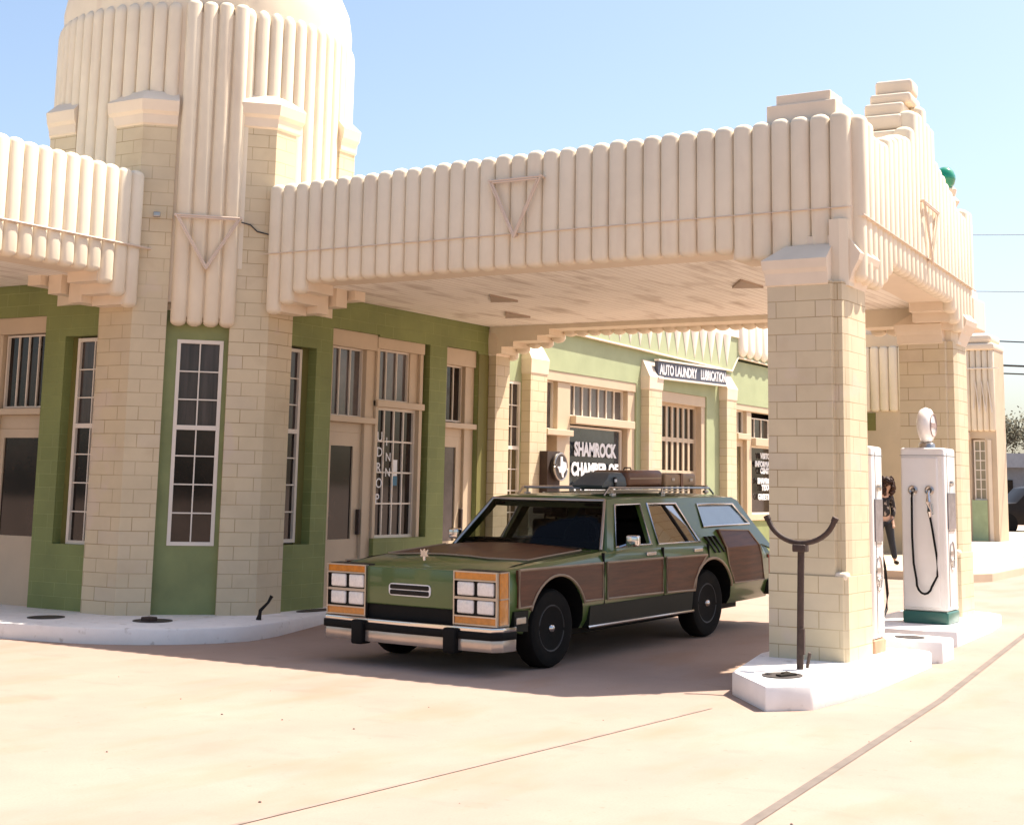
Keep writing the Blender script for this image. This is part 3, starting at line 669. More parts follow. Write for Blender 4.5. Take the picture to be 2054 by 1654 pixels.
def cover(x, y, z, rx, ry, label):
    mb = MB(); mb.loft([[(x + rx * math.cos(k * PI / 14) * q, y + ry * math.sin(k * PI / 14) * q, z + h) for k in range(28)] for q, h in ((1, 0), (1, .008), (.86, .009), (.84, .005), (.2, .006))])
    return tag(mb.build('access_cover', mat('cover_iron', (.045, .035, .032), .6, .3, 9)), label, 'manhole cover', 'iron covers set in the white kerbs')
cover(11.15, 4.20, .181, .19, .15, 'round iron cover in front of the near block column')
cover(10.95, 12.08, .156, .20, .17, 'round iron cover by the left door of the tower')
c2 = cover(11.40, 11.03, .156, .20, .20, 'round iron cover with a raised lid under the centre tower window')
mb = MB(); mb.bbox(11.30, 11.42, 10.98, 11.10, .158, .20, .01); mb.build('lid_knob', RUST, c2)
cover(13.52, 10.62, .156, .30, .11, 'round iron cover partly hidden by the wagon nose')
cover(14.18, 4.08, .251, .13, .14, 'round iron cover on the small middle block')
mb = MB(); mb.prism([(11.02, 4.16), (11.2, 4.10), (11.3, 4.22), (11.22, 4.24), (11.16, 4.18), (11.06, 4.22)], .188, .20)
tag(mb.build('iron_scrap', BLACK), 'flat broken iron piece lying on the near cover', 'iron piece')
# Y post
yp = empty('y_post', (11.65, 4.23, .18), 'black iron post with a curved fork in front of the column', 'post')
mb = MB(); mb.tube([(11.65, 4.24, .16), (11.65, 4.22, 1.15)], .028, 12); mb.bbox(11.60, 11.70, 4.17, 4.28, 1.10, 1.16, .01); mb.tube([(11.62, 4.17, .20), (11.60, 4.14, .32)], .014, 6); mb.box(11.61, 11.64, 4.19, 4.23, .3, .5); mb.build('shaft', RUST, yp, smooth=40)
mb = MB(); arc = []
for k in range(17):
    a = PI * (.08 + .84 * k / 16); arc.append((11.65, 4.22 + .285 * math.cos(a) * 1.02, 1.42 - .25 * math.sin(a)))
mb.tube(arc, .022, 10); mb.tube([(11.65, arc[0][1] - .004, arc[0][2] - .012), (11.65, arc[0][1] + .012, arc[0][2] + .022)], .027, 10); mb.tube([(11.65, arc[-1][1] + .004, arc[-1][2] - .012), (11.65, arc[-1][1] - .012, arc[-1][2] + .022)], .027, 10)
mb.build('fork', RUST, yp, smooth=40)
mb = MB(); mb.tube([(12.22, 10.32, .155), (12.24, 10.33, .25), (12.30, 10.28, .33), (12.32, 10.25, .40)], [.022, .02, .014, .02], 8); mb.tube([(12.23, 10.36, .155), (12.25, 10.33, .24)], .016, 6)
tag(mb.build('iron_stub', BLACK, None, smooth=40), 'small bent black iron stub on the kerb by the tower pier', 'iron stub')

# ------------------------------------------------------------------ fuel pumps
def pump(loc, zb, label, globe=True, band=None):
    x0, x1, y0, y1 = loc; H = 1.83
    p = empty('fuel_pump', ((x0 + x1) / 2, (y0 + y1) / 2, zb), label, 'gas pump', 'white fuel pumps on the islands')
    mb = MB(); mb.bbox(x0, x1, y0, y1, zb + .13, zb + H, .03); o = mb.build('body', PUMPW, p, smooth=40)
    mb = MB(); mb.bbox(x0 - .02, x1 - .12, y0 + .065, y1 - .01, zb + .16, zb + H - .10, .022); mb.build('side_door', PUMPW, p, smooth=40)
    mb = MB(); mb.bbox(x0 - .005, x1 + .005, y0 - .005, y1 + .005, zb, zb + .13, .02); mb.build('base_band', band or PUMPG, p, smooth=40)
    mb = MB(); mb.box(x0 - .003, x1 + .003, y0 - .003, y1 + .003, zb + H - .085, zb + H - .079); mb.box(x0 + .1, x0 + .106, y0 - .004, y0, zb + .18, zb + H - .05); mb.build('panel_seam', mat('seam_grey', (.2, .19, .18)), p)
    F = frame((x0 - .02, y1, zb), (0, -1)); wd = y1 - y0
    for c in (.12, .27):
        mb = MB(F); mb.lathe([(.01, 0), (.045, 0), (.05, .02), (.035, .035), (.02, .03), (.01, .01)], (wd * c / .4, 0, 1.38), 18, axis='y'); mb.build('hose_socket', CHROMED, p, smooth=50)
    s1, s2 = wd * .12 / .4, wd * .27 / .4
    pts = [(s1, .04, 1.36), (s1, .06, 1.3), (s1 - .005, .06, .9), (s1 + .005, .06, .62), (s1 + .03, .06, .46)]
    for k in range(1, 8):
        a = PI + PI * k / 8; pts.append(((s1 + s2 + .05) / 2 + .085 * math.cos(a), .06, .44 + .13 * math.sin(a)))
    pts += [(s2 + .075, .06, .5), (s2 + .07, .06, .72), (s2 + .03, .06, 1.0), (s2 + .01, .06, 1.12)]
    mb = MB(F); mb.tube(pts, .012, 8); mb.build('hose', RUBBER, p, smooth=50)
    mb = MB(F); mb.tube([(s2 + .01, .06, 1.10), (s2 + .008, .07, 1.16), (s2, .08, 1.26), (s2, .06, 1.34), (s2, .02, 1.38)], [.012, .024, .026, .016, .014], 8); mb.tube([(s2 + .045, .07, 1.13), (s2 + .04, .07, 1.24)], .007, 6); mb.build('nozzle', CHROME, p, smooth=50)
    F2 = frame((x0, y0, zb), (1, 0)); d = x1 - x0
    mb = MB(F2); mb.bbox(d * .18, d * .86, -.01, .012, .98, 1.36, .006); mb.build('display', mat('pump_display', (.16, .15, .16), .15, .3, 9), p)
    mb = MB(F2); mb.lathe([(.01, 0), (.035, .0), (.03, .03), (.01, .035)], (d * .5, 0, 1.46), 14, axis='y'); mb.box(d * .3, d * .75, .0, .008, .955, .97); mb.build('crank', CHROMED, p)
    mb = MB(F2); mb.tube([(d * .5 + .085 * math.cos(k * PI / 14), .004, .70 + .15 * math.sin(k * PI / 14)) for k in range(28)], .006, 6, closed=True); mb.box(d * .5 - .06, d * .5 + .06, 0, .006, .71, .75)
    mb.build('emblem', CHROMED, p)
    textmesh('emblem_letter', 'V', .14, F2 @ Matrix.Translation((d * .5, .004, .58)), CHROMED, p, .002, 'CENTER')
    if globe:
        mb = MB(); gx, gy = (x0 + x1) / 2 - .02, (y0 + y1) / 2; gz_ = zb + H
        mb.lathe([(.005, -.075), (.12, -.075), (.175, -.05), (.195, 0), (.175, .05), (.12, .075), (.005, .075)], (gx, gy, gz_ + .245), 32, axis='y'); gl = mb.build('globe', PUMPW, p, smooth=50)
        mb = MB(); mb.lathe([(.09, 0), (.085, .05), (.06, .07)], (gx, gy, gz_ - .005), 20); mb.build('globe_collar', CHROMED, p, smooth=50)
        mb = MB(); mb.tube([(gx + .12 * math.cos(k * PI / 14), gy - .078, gz_ + .245 + .12 * math.sin(k * PI / 14)) for k in range(28)], .006, 6, closed=True); mb.box(gx - .1, gx + .1, gy - .082, gy - .074, gz_ + .22, gz_ + .27); mb.build('globe_badge', mat('badge_grey', (.30, .22, .2)), gl)
    return p
pump((15.90, 16.36, 4.17, 4.64), .24, 'white fuel pump with a looped black hose and round globe by the far column')
p1 = pump((13.16, 13.49, 4.10, 4.50), .17, 'white fuel pump half hidden behind the near column', globe=False, band=mat('peach_base', (.42, .25, .15), .6, .2, 5))
mb = MB(); mb.tube([(13.50, 4.25, 1.30), (13.72, 4.22, 1.15), (13.84, 4.2, .90), (13.90, 4.2, .66), (13.86, 4.2, .52), (13.76, 4.2, .46), (13.50, 4.22, .40)], .014, 8); mb.build('hose', RUBBER, p1, smooth=50)

# ------------------------------------------------------------------ station wagon
BX = Vector((0.9966980728340228, -0.07762009426500352, 0.02383427312163936)).normalized()
BY = Vector((-BX.y, BX.x, 0)).normalized(); BY = -BY if BY.y < 0 else BY
BZ = BX.cross(BY).normalized()
cw = bpy.data.objects.new('station_wagon', None); COL.objects.link(cw)
cw.matrix_world = Matrix(((BX.x, BY.x, BZ.x, 11.893), (BX.y, BY.y, BZ.y, 7.478), (BX.z, BY.z, BZ.z, 0), (0, 0, 0, 1)))
tag(cw, 'green wood panelled station wagon with eight headlights and luggage on its roof', 'car')
cw['_local'] = 1
def interp(x, T):
    if x <= T[0][0]: return T[0][1]
    for (a, b), (c, d) in zip(T, T[1:]):
        if x <= c: return b + (d - b) * (x - a) / (c - a)
    return T[-1][1]
WT = [(-.90, .90), (-.80, .955), (-.5, .975), (0, .98), (3.4, .98), (4.0, .965), (4.34, .93)]
ZS = [(-.90, .84), (-.82, .865), (-.6, .90), (0, .935), (.8, .975), (1.2, .985), (2.8, .965), (4.1, .95), (4.25, .86), (4.36, .80)]
CR = [(-.90, .0), (-.82, .03), (-.5, .055), (.6, .06), (1.0, .0), (4.36, .0)]
def ztop(x, y):
    w_ = interp(x, WT) - .05; return interp(x, ZS) + interp(x, CR) * max(0, 1 - (y / w_) ** 2)
def sec(x):
    w_ = interp(x, WT); zs = interp(x, ZS); zb = .30 if x > -.6 else .36
    pts = [(w_ - .16, zb), (w_ - .07, zb + .01), (w_ - .03, zb + .08), (w_, zb + .24), (w_, .74), (w_ - .012, zs - .09), (w_ - .03, zs - .035), (w_ - .065, zs - .002)]
    top = [(w_ - .065) * k for k in (.85, .6, .3)]
    pts += [(y, ztop(x, y)) for y in top]
    P = [(x, 0, zb)] + [(x, y, z) for y, z in pts] + [(x, 0, ztop(x, 0))] + [(x, -y, z) for y, z in reversed(pts)]
    return P
stx = [-.90, -.86, -.8, -.65, -.4, 0, .4, .7, .9, 1.2, 1.8, 2.4, 2.8, 3.3, 3.8, 4.1, 4.25, 4.34, 4.36]
mb = MB(); mb.loft([sec(x) for x in stx]); hull = mb.build('body', PAINT, cw, smooth=32)
def booldiff(o, cutters):
    for c in cutters:
        md_ = o.modifiers.new('b', 'BOOLEAN'); md_.operation = 'DIFFERENCE'; md_.object = c; md_.solver = 'EXACT'
    bpy.context.view_layer.update()
    dg = bpy.context.evaluated_depsgraph_get(); me = bpy.data.meshes.new_from_object(o.evaluated_get(dg))
    o.modifiers.clear(); old = o.data; o.data = me
    for c in cutters: bpy.data.objects.remove(c)
cut = []
HF, HR = -.06, 2.87
for hx in (HF, HR):
    for sgn in (-1, 1):
        c = MB(); c.lathe([(.001, 0), (.44, 0), (.44, .5), (.001, .5)], (hx, -1.2 if sgn < 0 else .7, .36), 40, axis='y'); cut.append(c.build('cutter', RUBBER, cw))
    c = MB(); c.box(hx - .44, hx + .44, -1.2, -.70, -.2, .36); cut.append(c.build('cutter', RUBBER, cw))
    c = MB(); c.box(hx - .44, hx + .44, .70, 1.2, -.2, .36); cut.append(c.build('cutter', RUBBER, cw))
booldiff(hull, cut); hull.data.materials.clear(); hull.data.materials.append(PAINT)
hull.data.materials.append(RUBBER)
for p_ in hull.data.polygons:
    c = p_.center; p_.material_index = 0
    for hx in (HF, HR):
        if (math.hypot(c.x - hx, c.z - .36) < .4425 and abs(p_.normal.y) < .5) or (abs(c.x - hx) < .4395 and c.z < .36 and abs(c.y) < .985 and c.z > .3 and abs(p_.normal.y) < .5): p_.material_index = 1
        if abs(abs(c.y) - .70) < .01 and abs(c.x - hx) < .45: p_.material_index = 1
# wheels
for hx in (HF, HR):
    for sgn in (-1, 1):
        mb = MB(); y0 = -.93 if sgn < 0 else .71
        mb.lathe([(.20, .02), (.28, .0), (.325, .015), (.345, .05), (.345, .17), (.325, .205), (.28, .22), (.20, .20)], (hx, y0, .345), 36, axis='y')
        wh = mb.build('wheel', TYRE, cw, smooth=40)
        yf = y0 + (.055 if sgn < 0 else .165); s_ = -1 if sgn < 0 else 1
        mb = MB(); mb.lathe([(.001, -.01 * s_), (.03, -.012 * s_), (.19, .0), (.205, -.012 * s_), (.21, .01 * s_)], (hx, yf, .345), 32, axis='y'); mb.tube([(hx + .198 * math.cos(k * PI / 16), yf + .03 * s_, .345 + .198 * math.sin(k * PI / 16)) for k in range(32)], .010, 6, closed=True)
        for k in range(10): a = k * PI / 5; mb.tube([(hx + .06 * math.cos(a), yf + .022 * s_, .345 + .06 * math.sin(a)), (hx + .17 * math.cos(a), yf + .012 * s_, .345 + .17 * math.sin(a))], .014, 6)
        mb.build('rim', STEEL, wh, smooth=40)
        mb = MB(); mb.lathe([(.001, .062 * s_), (.025, .058 * s_), (.036, .04 * s_), (.05, 0)], (hx, yf, .345), 16, axis='y'); mb.build('hub_cap', CHROME, wh, smooth=50)
# inner wheel wells and underbody
mb = MB(); mb.box(-.7, 4.1, -.62, .62, .20, .34); mb.box(HF - .46, HF + .46, -.70, .70, .3, .80); mb.box(HR - .46, HR + .46, -.70, .70, .3, .80); mb.build('underbody', RUBBER, cw)
# black sill band + chrome rocker strip
def YS(z): return .93 - (z - .98) * .50 if z > .98 else .955
for sgn in (-1, 1):
    def side(pts, t0, t1, name, material, bevel=0, par=cw):
        mb = MB(); mb.prism(pts, sgn * t0, sgn * t1, axis='y'); return mb.build(name, material, par, bevel=bevel)
    A1 = [(HF + .47 * math.cos(a), .36 + .45 * math.sin(a)) for a in [PI * (.13 + .74 * k / 14) for k in range(15)]]
    A2 = [(HR + .47 * math.cos(a), .36 + .45 * math.sin(a)) for a in [PI * (.13 + .74 * k / 14) for k in range(15)]]
    fend = [(-.67, .885), (.68, .875), (.68, .55), (A1[0][0], .55)] + A1 + [(A1[-1][0], .57), (-.67, .57)]
    d1 = [(.76, .875), (1.80, .865), (1.80, .53), (.76, .545)]
    d2 = [(1.88, .86), (2.74, .85), (2.69, .80), (2.66, .76), (2.50, .74)] 
    d2 = [(1.88, .86), (2.74, .85), (2.66, .79), (2.56, .72), (2.50, .64), (2.46, .51), (1.88, .525)]
    qp = [(3.16, 1.09), (3.84, 1.06), (4.0, .86), (4.08, .52), (3.36, .525), (3.30, .64), (3.22, .76)]
    for nm, poly, mt in (('fender_panel', fend, WOOD), ('door_panel', d1, WOOD), ('door_panel', d2, WOOD)):
        o = side(poly, .95, .988, nm, WOOD)
        mb = MB(); mb.tube([(x, sgn * .988, z) for x, z in poly], .0125, 6, closed=True); mb.build('panel_trim', TRIM, o)
    qy = lambda z, e=0: sgn * ((.983 if z <= .90 else .983 - (z - .90) * .42) + e)
    up_ = [(3.16, 1.09), (3.84, 1.06), (3.97, .90), (3.19, .90)]; lo_ = [(3.19, .90), (3.97, .90), (4.03, .78), (4.08, .52), (3.36, .525), (3.32, .60), (3.24, .72)]
    mb = MB()
    for q in (up_, lo_):
        n = len(q); tri = tessellate_polygon([[Vector((x, z, 0)) for x, z in q]])
        mb.add([(x, qy(z), z) for x, z in q] + [(x, qy(z, -.05), z) for x, z in q], [tuple(t) for t in tri] + [tuple(i + n for i in t) for t in tri] + [(i, (i + 1) % n, n + (i + 1) % n, n + i) for i in range(n)])
    o = mb.build('quarter_panel', WOOD, cw, recalc=True)
    mb = MB(); mb.tube([(x, qy(z, .003), z) for x, z in (lo_[4:] + [(3.19, .90), (3.16, 1.09), (3.84, 1.06), (3.97, .90), (4.03, .78), (4.08, .52)])], .008, 6, closed=True); mb.build('panel_trim', TRIM, o)
    side([(.47, .50), (2.44, .50), (2.40, .31), (.44, .31)], .90, .983, 'sill', PAINTD)
    side([(-.72, .54), (A1[-1][0] - .02, .54), (-.52, .36), (-.72, .38)], .88, .972, 'sill', PAINTD)
    mb = MB(); mb.tube([(.42, sgn * .985, .318), (2.42, sgn * .985, .308)], .015, 8); mb.build('rocker_strip', CHROME, cw)
    mb = MB(); mb.tube([(A2[-1][0] , sgn * .975, .5)] + [(x, sgn * .98, z) for x, z in reversed(A2)] + [(A2[0][0], sgn * .975, .5)], .016, 8); mb.build('arch_trim', TRIM, cw, smooth=50)
    mb = MB(); mb.bbox(-.70, -.56, min(sgn * .96, sgn * .985), max(sgn * .96, sgn * .985), .43, .49, .008); mb.build('marker_lamp', CHROMED, cw)
    # louvres
    for k in range(3):
        q = [(2.82 + k * .10, 1.03), (2.845 + k * .10, 1.03), (2.965 + k * .10, .86), (2.935 + k * .10, .86)]; mb = MB(); mb.add([(x, sgn * ((.983 if z <= .90 else .983 - (z - .90) * .42) + e_), z) for e_ in (.004, -.04) for x, z in q], [(0, 1, 2, 3), (4, 5, 6, 7), (0, 1, 5, 4), (1, 2, 6, 5), (2, 3, 7, 6), (3, 0, 4, 7)]); mb.build('louvre', BLACK, cw)
    for hx, hz in ((1.60, .915), (2.57, .905)):
        mb = MB(); a, b = sorted((sgn * .95, sgn * .985)); mb.bbox(hx - .09, hx + .09, a, b, hz - .018, hz + .018, .008); mb.build('door_handle', CHROME, cw)
    for x in (.72, 1.84, 2.80):
        side([(x - .004, .965), (x + .004, .965), (x + .004, .33), (x - .004, .33)] if x < 2.5 else [(x - .004, .96), (x + .004, .96), (x + .004, .80), (x - .004, .80)], .95, .9815, 'door_gap', BLACK)
# glasshouse : a slanted side skin with window holes
def gp(x, z, sgn, off=0): return (x, sgn * (.93 - (z - .96) * .50 + off), z)
W1 = [(1.33, 1.385), (1.80, 1.385), (1.70, 1.0), (1.02, 1.0)]
W2 = [(1.95, 1.385), (2.53, 1.375), (2.70, .985), (1.83, .995)]
W3 = [(2.98, 1.355), (3.80, 1.345), (3.99, 1.125), (2.90, 1.125)]
outer = [(.86, .93), (1.27, 1.435), (1.35, 1.45), (3.86, 1.42), (3.97, 1.38), (4.12, 1.10), (4.32, .84), (4.2, .84)]
outer = [(.84, .95), (1.22, 1.43), (1.30, 1.445), (3.86, 1.415), (3.96, 1.38), (4.12, 1.12), (4.33, .83), (4.10, .90)]
for sgn in (-1, 1):
    polys = [outer, W1, W2, W3]; flat = [p for q in polys for p in q]
    tri = tessellate_polygon([[Vector((x, z, 0)) for x, z in q] for q in polys])
    mb = MB(); n = len(flat); vs = [gp(x, z, sgn) for x, z in flat] + [gp(x, z, sgn, -.045) for x, z in flat]
    fs = [tuple(t) for t in tri] + [tuple(i + n for i in reversed(t)) for t in tri]; b = 0
    for q in polys:
        k = len(q); fs += [(b + i, b + (i + 1) % k, n + b + (i + 1) % k, n + b + i) for i in range(k)]; b += k
    mb.add(vs, fs); o = mb.build('pillars', PAINT, cw)
    for nm, wn, gm in (('front_window', W1, None), ('rear_door_window', W2, GLASSR), ('cargo_window', W3, mat('cargo_glass', (.10, .16, .20), .04, .15, 1.5, coat=1, spec=1))):
        fr = MB(); fr.tube([gp(x, z, sgn, .006) for x, z in wn], .0125, 8, closed=True)
        c = Vector((sum(p[0] for p in wn) / 4, sum(p[1] for p in wn) / 4)); w2 = [(c.x + (x - c.x) * .93, c.y + (z - c.y) * .90) for x, z in wn]
        fo = fr.build(nm, CHROME, cw, smooth=60)
        if gm: gg = MB(); gg.add([gp(x, z, sgn, -.012) for x, z in wn], [(0, 1, 2, 3)]); gg.build('pane', gm, fo)
        if nm == 'rear_door_window': dv = MB(); dv.tube([gp(2.28, 1.38, sgn, -.005), gp(2.47, .99, sgn, -.005)], .014, 6); dv.build('divider', BLACK, fo)
# roof
mb = MB(); rr_ = []
for x, zc, hw in ((1.14, 1.405, .66), (1.17, 1.44, .68), (1.30, 1.455, .69), (2.2, 1.462, .70), (3.2, 1.445, .70), (3.80, 1.425, .70), (3.93, 1.39, .69), (3.96, 1.36, .68)):
    top = [(x + (.10 if x < 1.25 else 0) * (abs(k) / 4) ** 2, hw * k / 4, zc + .028 * (1 - (k / 4) ** 2) - (.012 if abs(k) == 4 else 0)) for k in range(-4, 5)]
    bot = [(x + (.10 if x < 1.25 else 0) * (abs(k) / 4) ** 2, hw * k / 4 * .98, zc - .05) for k in range(4, -5, -1)]
    rr_.append(top + bot)
mb.loft(rr_); mb.build('roof', PAINT, cw, smooth=40)
# tailgate
mb = MB(); mb.loft([[(3.93, -.66, 1.38), (3.93, .66, 1.38), (3.88, .66, 1.36), (3.88, -.66, 1.36)], [(4.12, -.84, 1.08), (4.12, .84, 1.08), (4.07, .84, 1.06), (4.07, -.84, 1.06)]], cap=False); mb.build('rear_window', mat('cargo_glass', (.1, .16, .2)), cw)
mb = MB(); mb.loft([[(4.12, -.84, 1.08), (4.12, .84, 1.08), (4.0, .84, 1.04), (4.0, -.84, 1.04)], [(4.36, -.92, .80), (4.36, .92, .80), (4.2, .92, .78), (4.2, -.92, .78)], [(4.34, -.92, .5), (4.34, .92, .5), (4.2, .92, .5), (4.2, -.92, .5)]]); mb.build('tailgate', PAINT, cw)
for sgn in (-1, 1):
    mb = MB(); a, b = sorted((sgn * .80, sgn * .935)); mb.bbox(4.30, 4.385, a, b, .52, .78, .012); mb.build('tail_lamp', mat('tail_red', (.22, .03, .015), .2, .1, 9), cw)
mb = MB(); mb.bbox(4.24, 4.46, -.97, .97, .34, .50, .03); mb.build('rear_bumper', BLACK, cw, smooth=40)
# windscreen
def ws(u, t):  # u -1..1 across, t 0..1 up
    xb = .70 + .14 * u * u; xt = 1.12 + .10 * u * u; yb = .865; yt = .675
    return (xb + (xt - xb) * t, u * (yb + (yt - yb) * t), .985 + (1.415 - .985) * t)
mb = MB(); nu = 12
mb.add([ws(-1 + 2 * i / nu, j / 4) for j in range(5) for i in range(nu + 1)], [(j * (nu + 1) + i, j * (nu + 1) + i + 1, (j + 1) * (nu + 1) + i + 1, (j + 1) * (nu + 1) + i) for j in range(4) for i in range(nu)])
wso = mb.build('windscreen', GLASSC, cw, smooth=60)
mb = MB(); mb.tube([ws(-1 + 2 * i / nu, 1.03) for i in range(nu + 1)] + [ws(1, t) for t in (.75, .5, .25, -.02)], .018, 8); mb.tube([ws(-1, 1.03)] + [ws(-1, t) for t in (.75, .5, .25, -.02)], .018, 8); mb.build('windscreen_trim', CHROMED, wso, smooth=60)
# interior
mb = MB(); mb.box(.95, 3.95, -.80, .80, .962, .995); mb.build('cabin_floor', SEAT, cw)
mb = MB(); mb.bbox(.86, 1.12, -.78, .78, .96, 1.045, .02); mb.build('dashboard', SEAT, cw)
mb = MB(); mb.box(1.2, 3.9, -.62, .62, 1.372, 1.40); mb.build('headliner', SEAT, cw)
for x in (1.95, 2.75):
    mb = MB(); mb.bbox(x, x + .14, -.70, -.05, .98, 1.20, .04); mb.bbox(x, x + .14, .05, .70, .98, 1.20, .04)
    for y in (-.42, .42): mb.bbox(x + .02, x + .12, y - .13, y + .13, 1.22, 1.34, .03); mb.tube([(x + .07, y, 1.18), (x + .07, y, 1.24)], .012, 6)
    mb.build('seat', SEAT, cw, smooth=40)
mb = MB(); mb.tube([(1.22 + .05 * math.sin(a * PI / 12), -.40 + .19 * math.cos(a * PI / 12), 1.08 + .16 * math.sin(a * PI / 12)) for a in range(24)], .012, 6, closed=True); mb.build('steering_wheel', BLACK, cw)
mb = MB(); mb.bbox(1.12, 1.15, -.11, .11, 1.29, 1.35, .01); mb.build('interior_mirror', BLACK, cw)
# hood wood patch
def patch(mb, x0, x1, yl, yr, eps, nx=14, ny=12):
    P = [[(x0 + (x1 - x0) * i / nx, 0, 0) for j in range(ny + 1)] for i in range(nx + 1)]
    vs = []
    for i in range(nx + 1):
        x = x0 + (x1 - x0) * i / nx; a, b = yl(x), yr(x)
        for j in range(ny + 1): y = a + (b - a) * j / ny; vs.append((x, y, ztop(x, y) + eps))
    mb.add(vs, [(i * (ny + 1) + j, (i + 1) * (ny + 1) + j, (i + 1) * (ny + 1) + j + 1, i * (ny + 1) + j + 1) for i in range(nx) for j in range(ny)])
mb = MB()
for y0_, y1_ in ((-.72, -.08), (.02, .66)): mb.tube([(.70, y0_, .985), (.735, (y0_ + y1_) / 2, 1.0), (.745, y1_, 1.005)], .009, 6)
mb.build('wiper', BLACK, cw)
mb = MB(); patch(mb, .60, .84, lambda x: -.74, lambda x: .74, .009, 4, 12); mb.build('cowl_vent', BLACK, cw)
mb = MB(); yl = lambda x: -.80 if x > -.28 else -.80 + (-.28 - x) * 1.6; yr = lambda x: -yl(x); patch(mb, -.46, .595, yl, yr, .006)
hp = mb.build('hood_wood', WOOD, cw, smooth=60)
mb = MB(); ln = [(x, yl(x), ztop(x, yl(x)) + .008) for x in (.595, .4, .1, -.1, -.28, -.46)]; ln += [(-.46, y, ztop(-.46, y) + .008) for y in (-.3, 0, .3)] + [(x, -y, z) for x, y, z in reversed(ln)]
mb.tube(ln, .009, 6); mb.build('hood_trim', TRIM, hp)
mb = MB()
for y in (-.84, .84): mb.tube([(-.86, y, ztop(-.86, y) + .003), (-.5, y, ztop(-.5, y) + .001), (.70, y * 1.0, ztop(.7, y) + .001)], .005, 4)
mb.build('hood_gap', BLACK, cw)
# front end
mb = MB(); mb.bbox(-.935, -.80, -.50, .50, .545, .875, .012)
mb.build('front_panel', PAINT, cw, smooth=40)
mb = MB(); mb.box(-.912, -.80, -.52, .52, .40, .548); mb.build('grille', RUBBER, cw)
def rrect(y0, y1, z0, z1, r, n=5):
    out = []
    for cy_, cz_, a0 in ((y1 - r, z1 - r, 0), (y0 + r, z1 - r, .5), (y0 + r, z0 + r, 1), (y1 - r, z0 + r, 1.5)):
        for k in range(n + 1): a = PI * (a0 + .5 * k / n); out.append((cy_ + r * math.cos(a), cz_ + r * math.sin(a)))
    return out
mb = MB(); mb.prism(rrect(-.235, .235, .632, .738, .035), -.943, -.93, axis='x'); eo = mb.build('emblem', WHITE, cw)
mb = MB(); mb.prism(rrect(-.218, .218, .690, .728, .012), -.948, -.942, axis='x'); mb.prism(rrect(-.218, .218, .642, .681, .012), -.948, -.942, axis='x'); mb.build('emblem_slot', BLACK, eo)
for sgn in (-1, 1):
    def yb(a, b): return tuple(sorted((sgn * a, sgn * b)))
    a, b = yb(.50, .955)
    mb = MB(); mb.bbox(-.925, -.78, a, b, .43, .885, .01); hl = mb.build('lamp_housing', BLACK, cw)
    fr = MB()
    for z in (.437, .505, .655, .805, .875): fr.box(-.958, -.92, a, b, z - .006, z + .006)
    fr.box(-.957, -.92, sgn * .50 - .007, sgn * .50 + .007, .43, .88); fr.box(-.957, -.92, sgn * .95 - .006, sgn * .95 + .006, .43, .88)
    for z in (.437, .655, .875): fr.box(-.92, -.80, sgn * .95, sgn * .968, z - .005, z + .005)
    fr.box(-.80, -.79, sgn * .95, sgn * .968, .43, .88); fr.box(-.954, -.92, a, b, .645, .667)
    fr.build('lamp_frame', CHROMED, hl)
    am = MB(); c, d = yb(.508, .943)
    am.box(-.95, -.92, c, d, .811, .869); am.box(-.95, -.92, c, d, .443, .499)
    am.box(-.92, -.80, sgn * .95, sgn * .963, .443, .869); am.build('turn_signal', AMBER, hl)
    for zc in (.582, .732):
        for yc in (.615, .828):
            y_ = sgn * yc; q = MB(); q.bbox(-.953, -.92, y_ - .088, y_ + .088, zc - .057, zc + .060, .016); q.build('headlight', LAMP, hl, smooth=50)
# bumper
bprof = [(-.985, -.92), (-1.0, -.7), (-1.02, 0), (-1.0, .7), (-.985, .92), (-.90, 1.0), (-.78, 1.02)]
pp = [(-.76, -1.02), (-.92, -1.0), (-1.0, -.93), (-1.02, -.5), (-1.03, 0), (-1.02, .5), (-1.0, .93), (-.92, 1.0), (-.76, 1.02)]
def strip(z0, z1, out, name, m_, b0=.0):
    mb = MB(); rings = []
    for x, y in pp: 
        ox = -out if x < -.9 else -out * .3; oy = (out * .6 if y > 0 else -out * .6) if abs(y) > .9 else 0
        rings.append([(x + ox, y + oy, z0), (x + ox, y + oy, z1), (x + .10, y * .93, z1), (x + .10, y * .93, z0)])
    mb.loft(rings); return mb.build(name, m_, cw, smooth=30, bevel=.006)
strip(.385, .425, .0, 'bumper', CHROME); strip(.325, .384, .012, 'bumper_rubber', RUBBER); strip(.225, .324, -.006, 'bumper_lower', mat('bumper_ground_reflection', (.50, .42, .36), .22, .08, 4, metal=.6))  # lower chrome face coloured with the reflected sunlit ground
for y in (-.53, .50):
    mb = MB(); mb.bbox(-1.07, -.93, y - .065, y + .065, .20, .41, .02); mb.build('bumper_guard', RUBBER, cw, smooth=40)
mb = MB(); mb.tube([(-.74, 0, .93), (-.74, 0, .965)], .012, 8); mb.prism([(-.045, .965), (.045, .965), (.035, .985), (.045, 1.03), (.018, 1.01), (0, 1.035), (-.018, 1.01), (-.045, 1.03), (-.035, .985)], -.745, -.735, axis='x'); mb.build('hood_ornament', CHROME, cw)
for sgn in (-1, 1):
    mb = MB(); mb.tube([(1.06, sgn * .94, 1.0), (1.10, sgn * 1.02, 1.03)], .014, 6); a, b = sorted((sgn * 1.0, sgn * 1.13)); mb.bbox(1.06, 1.14, a, b, 1.01, 1.115, .02); mb.build('door_mirror', CHROME, cw, smooth=40)
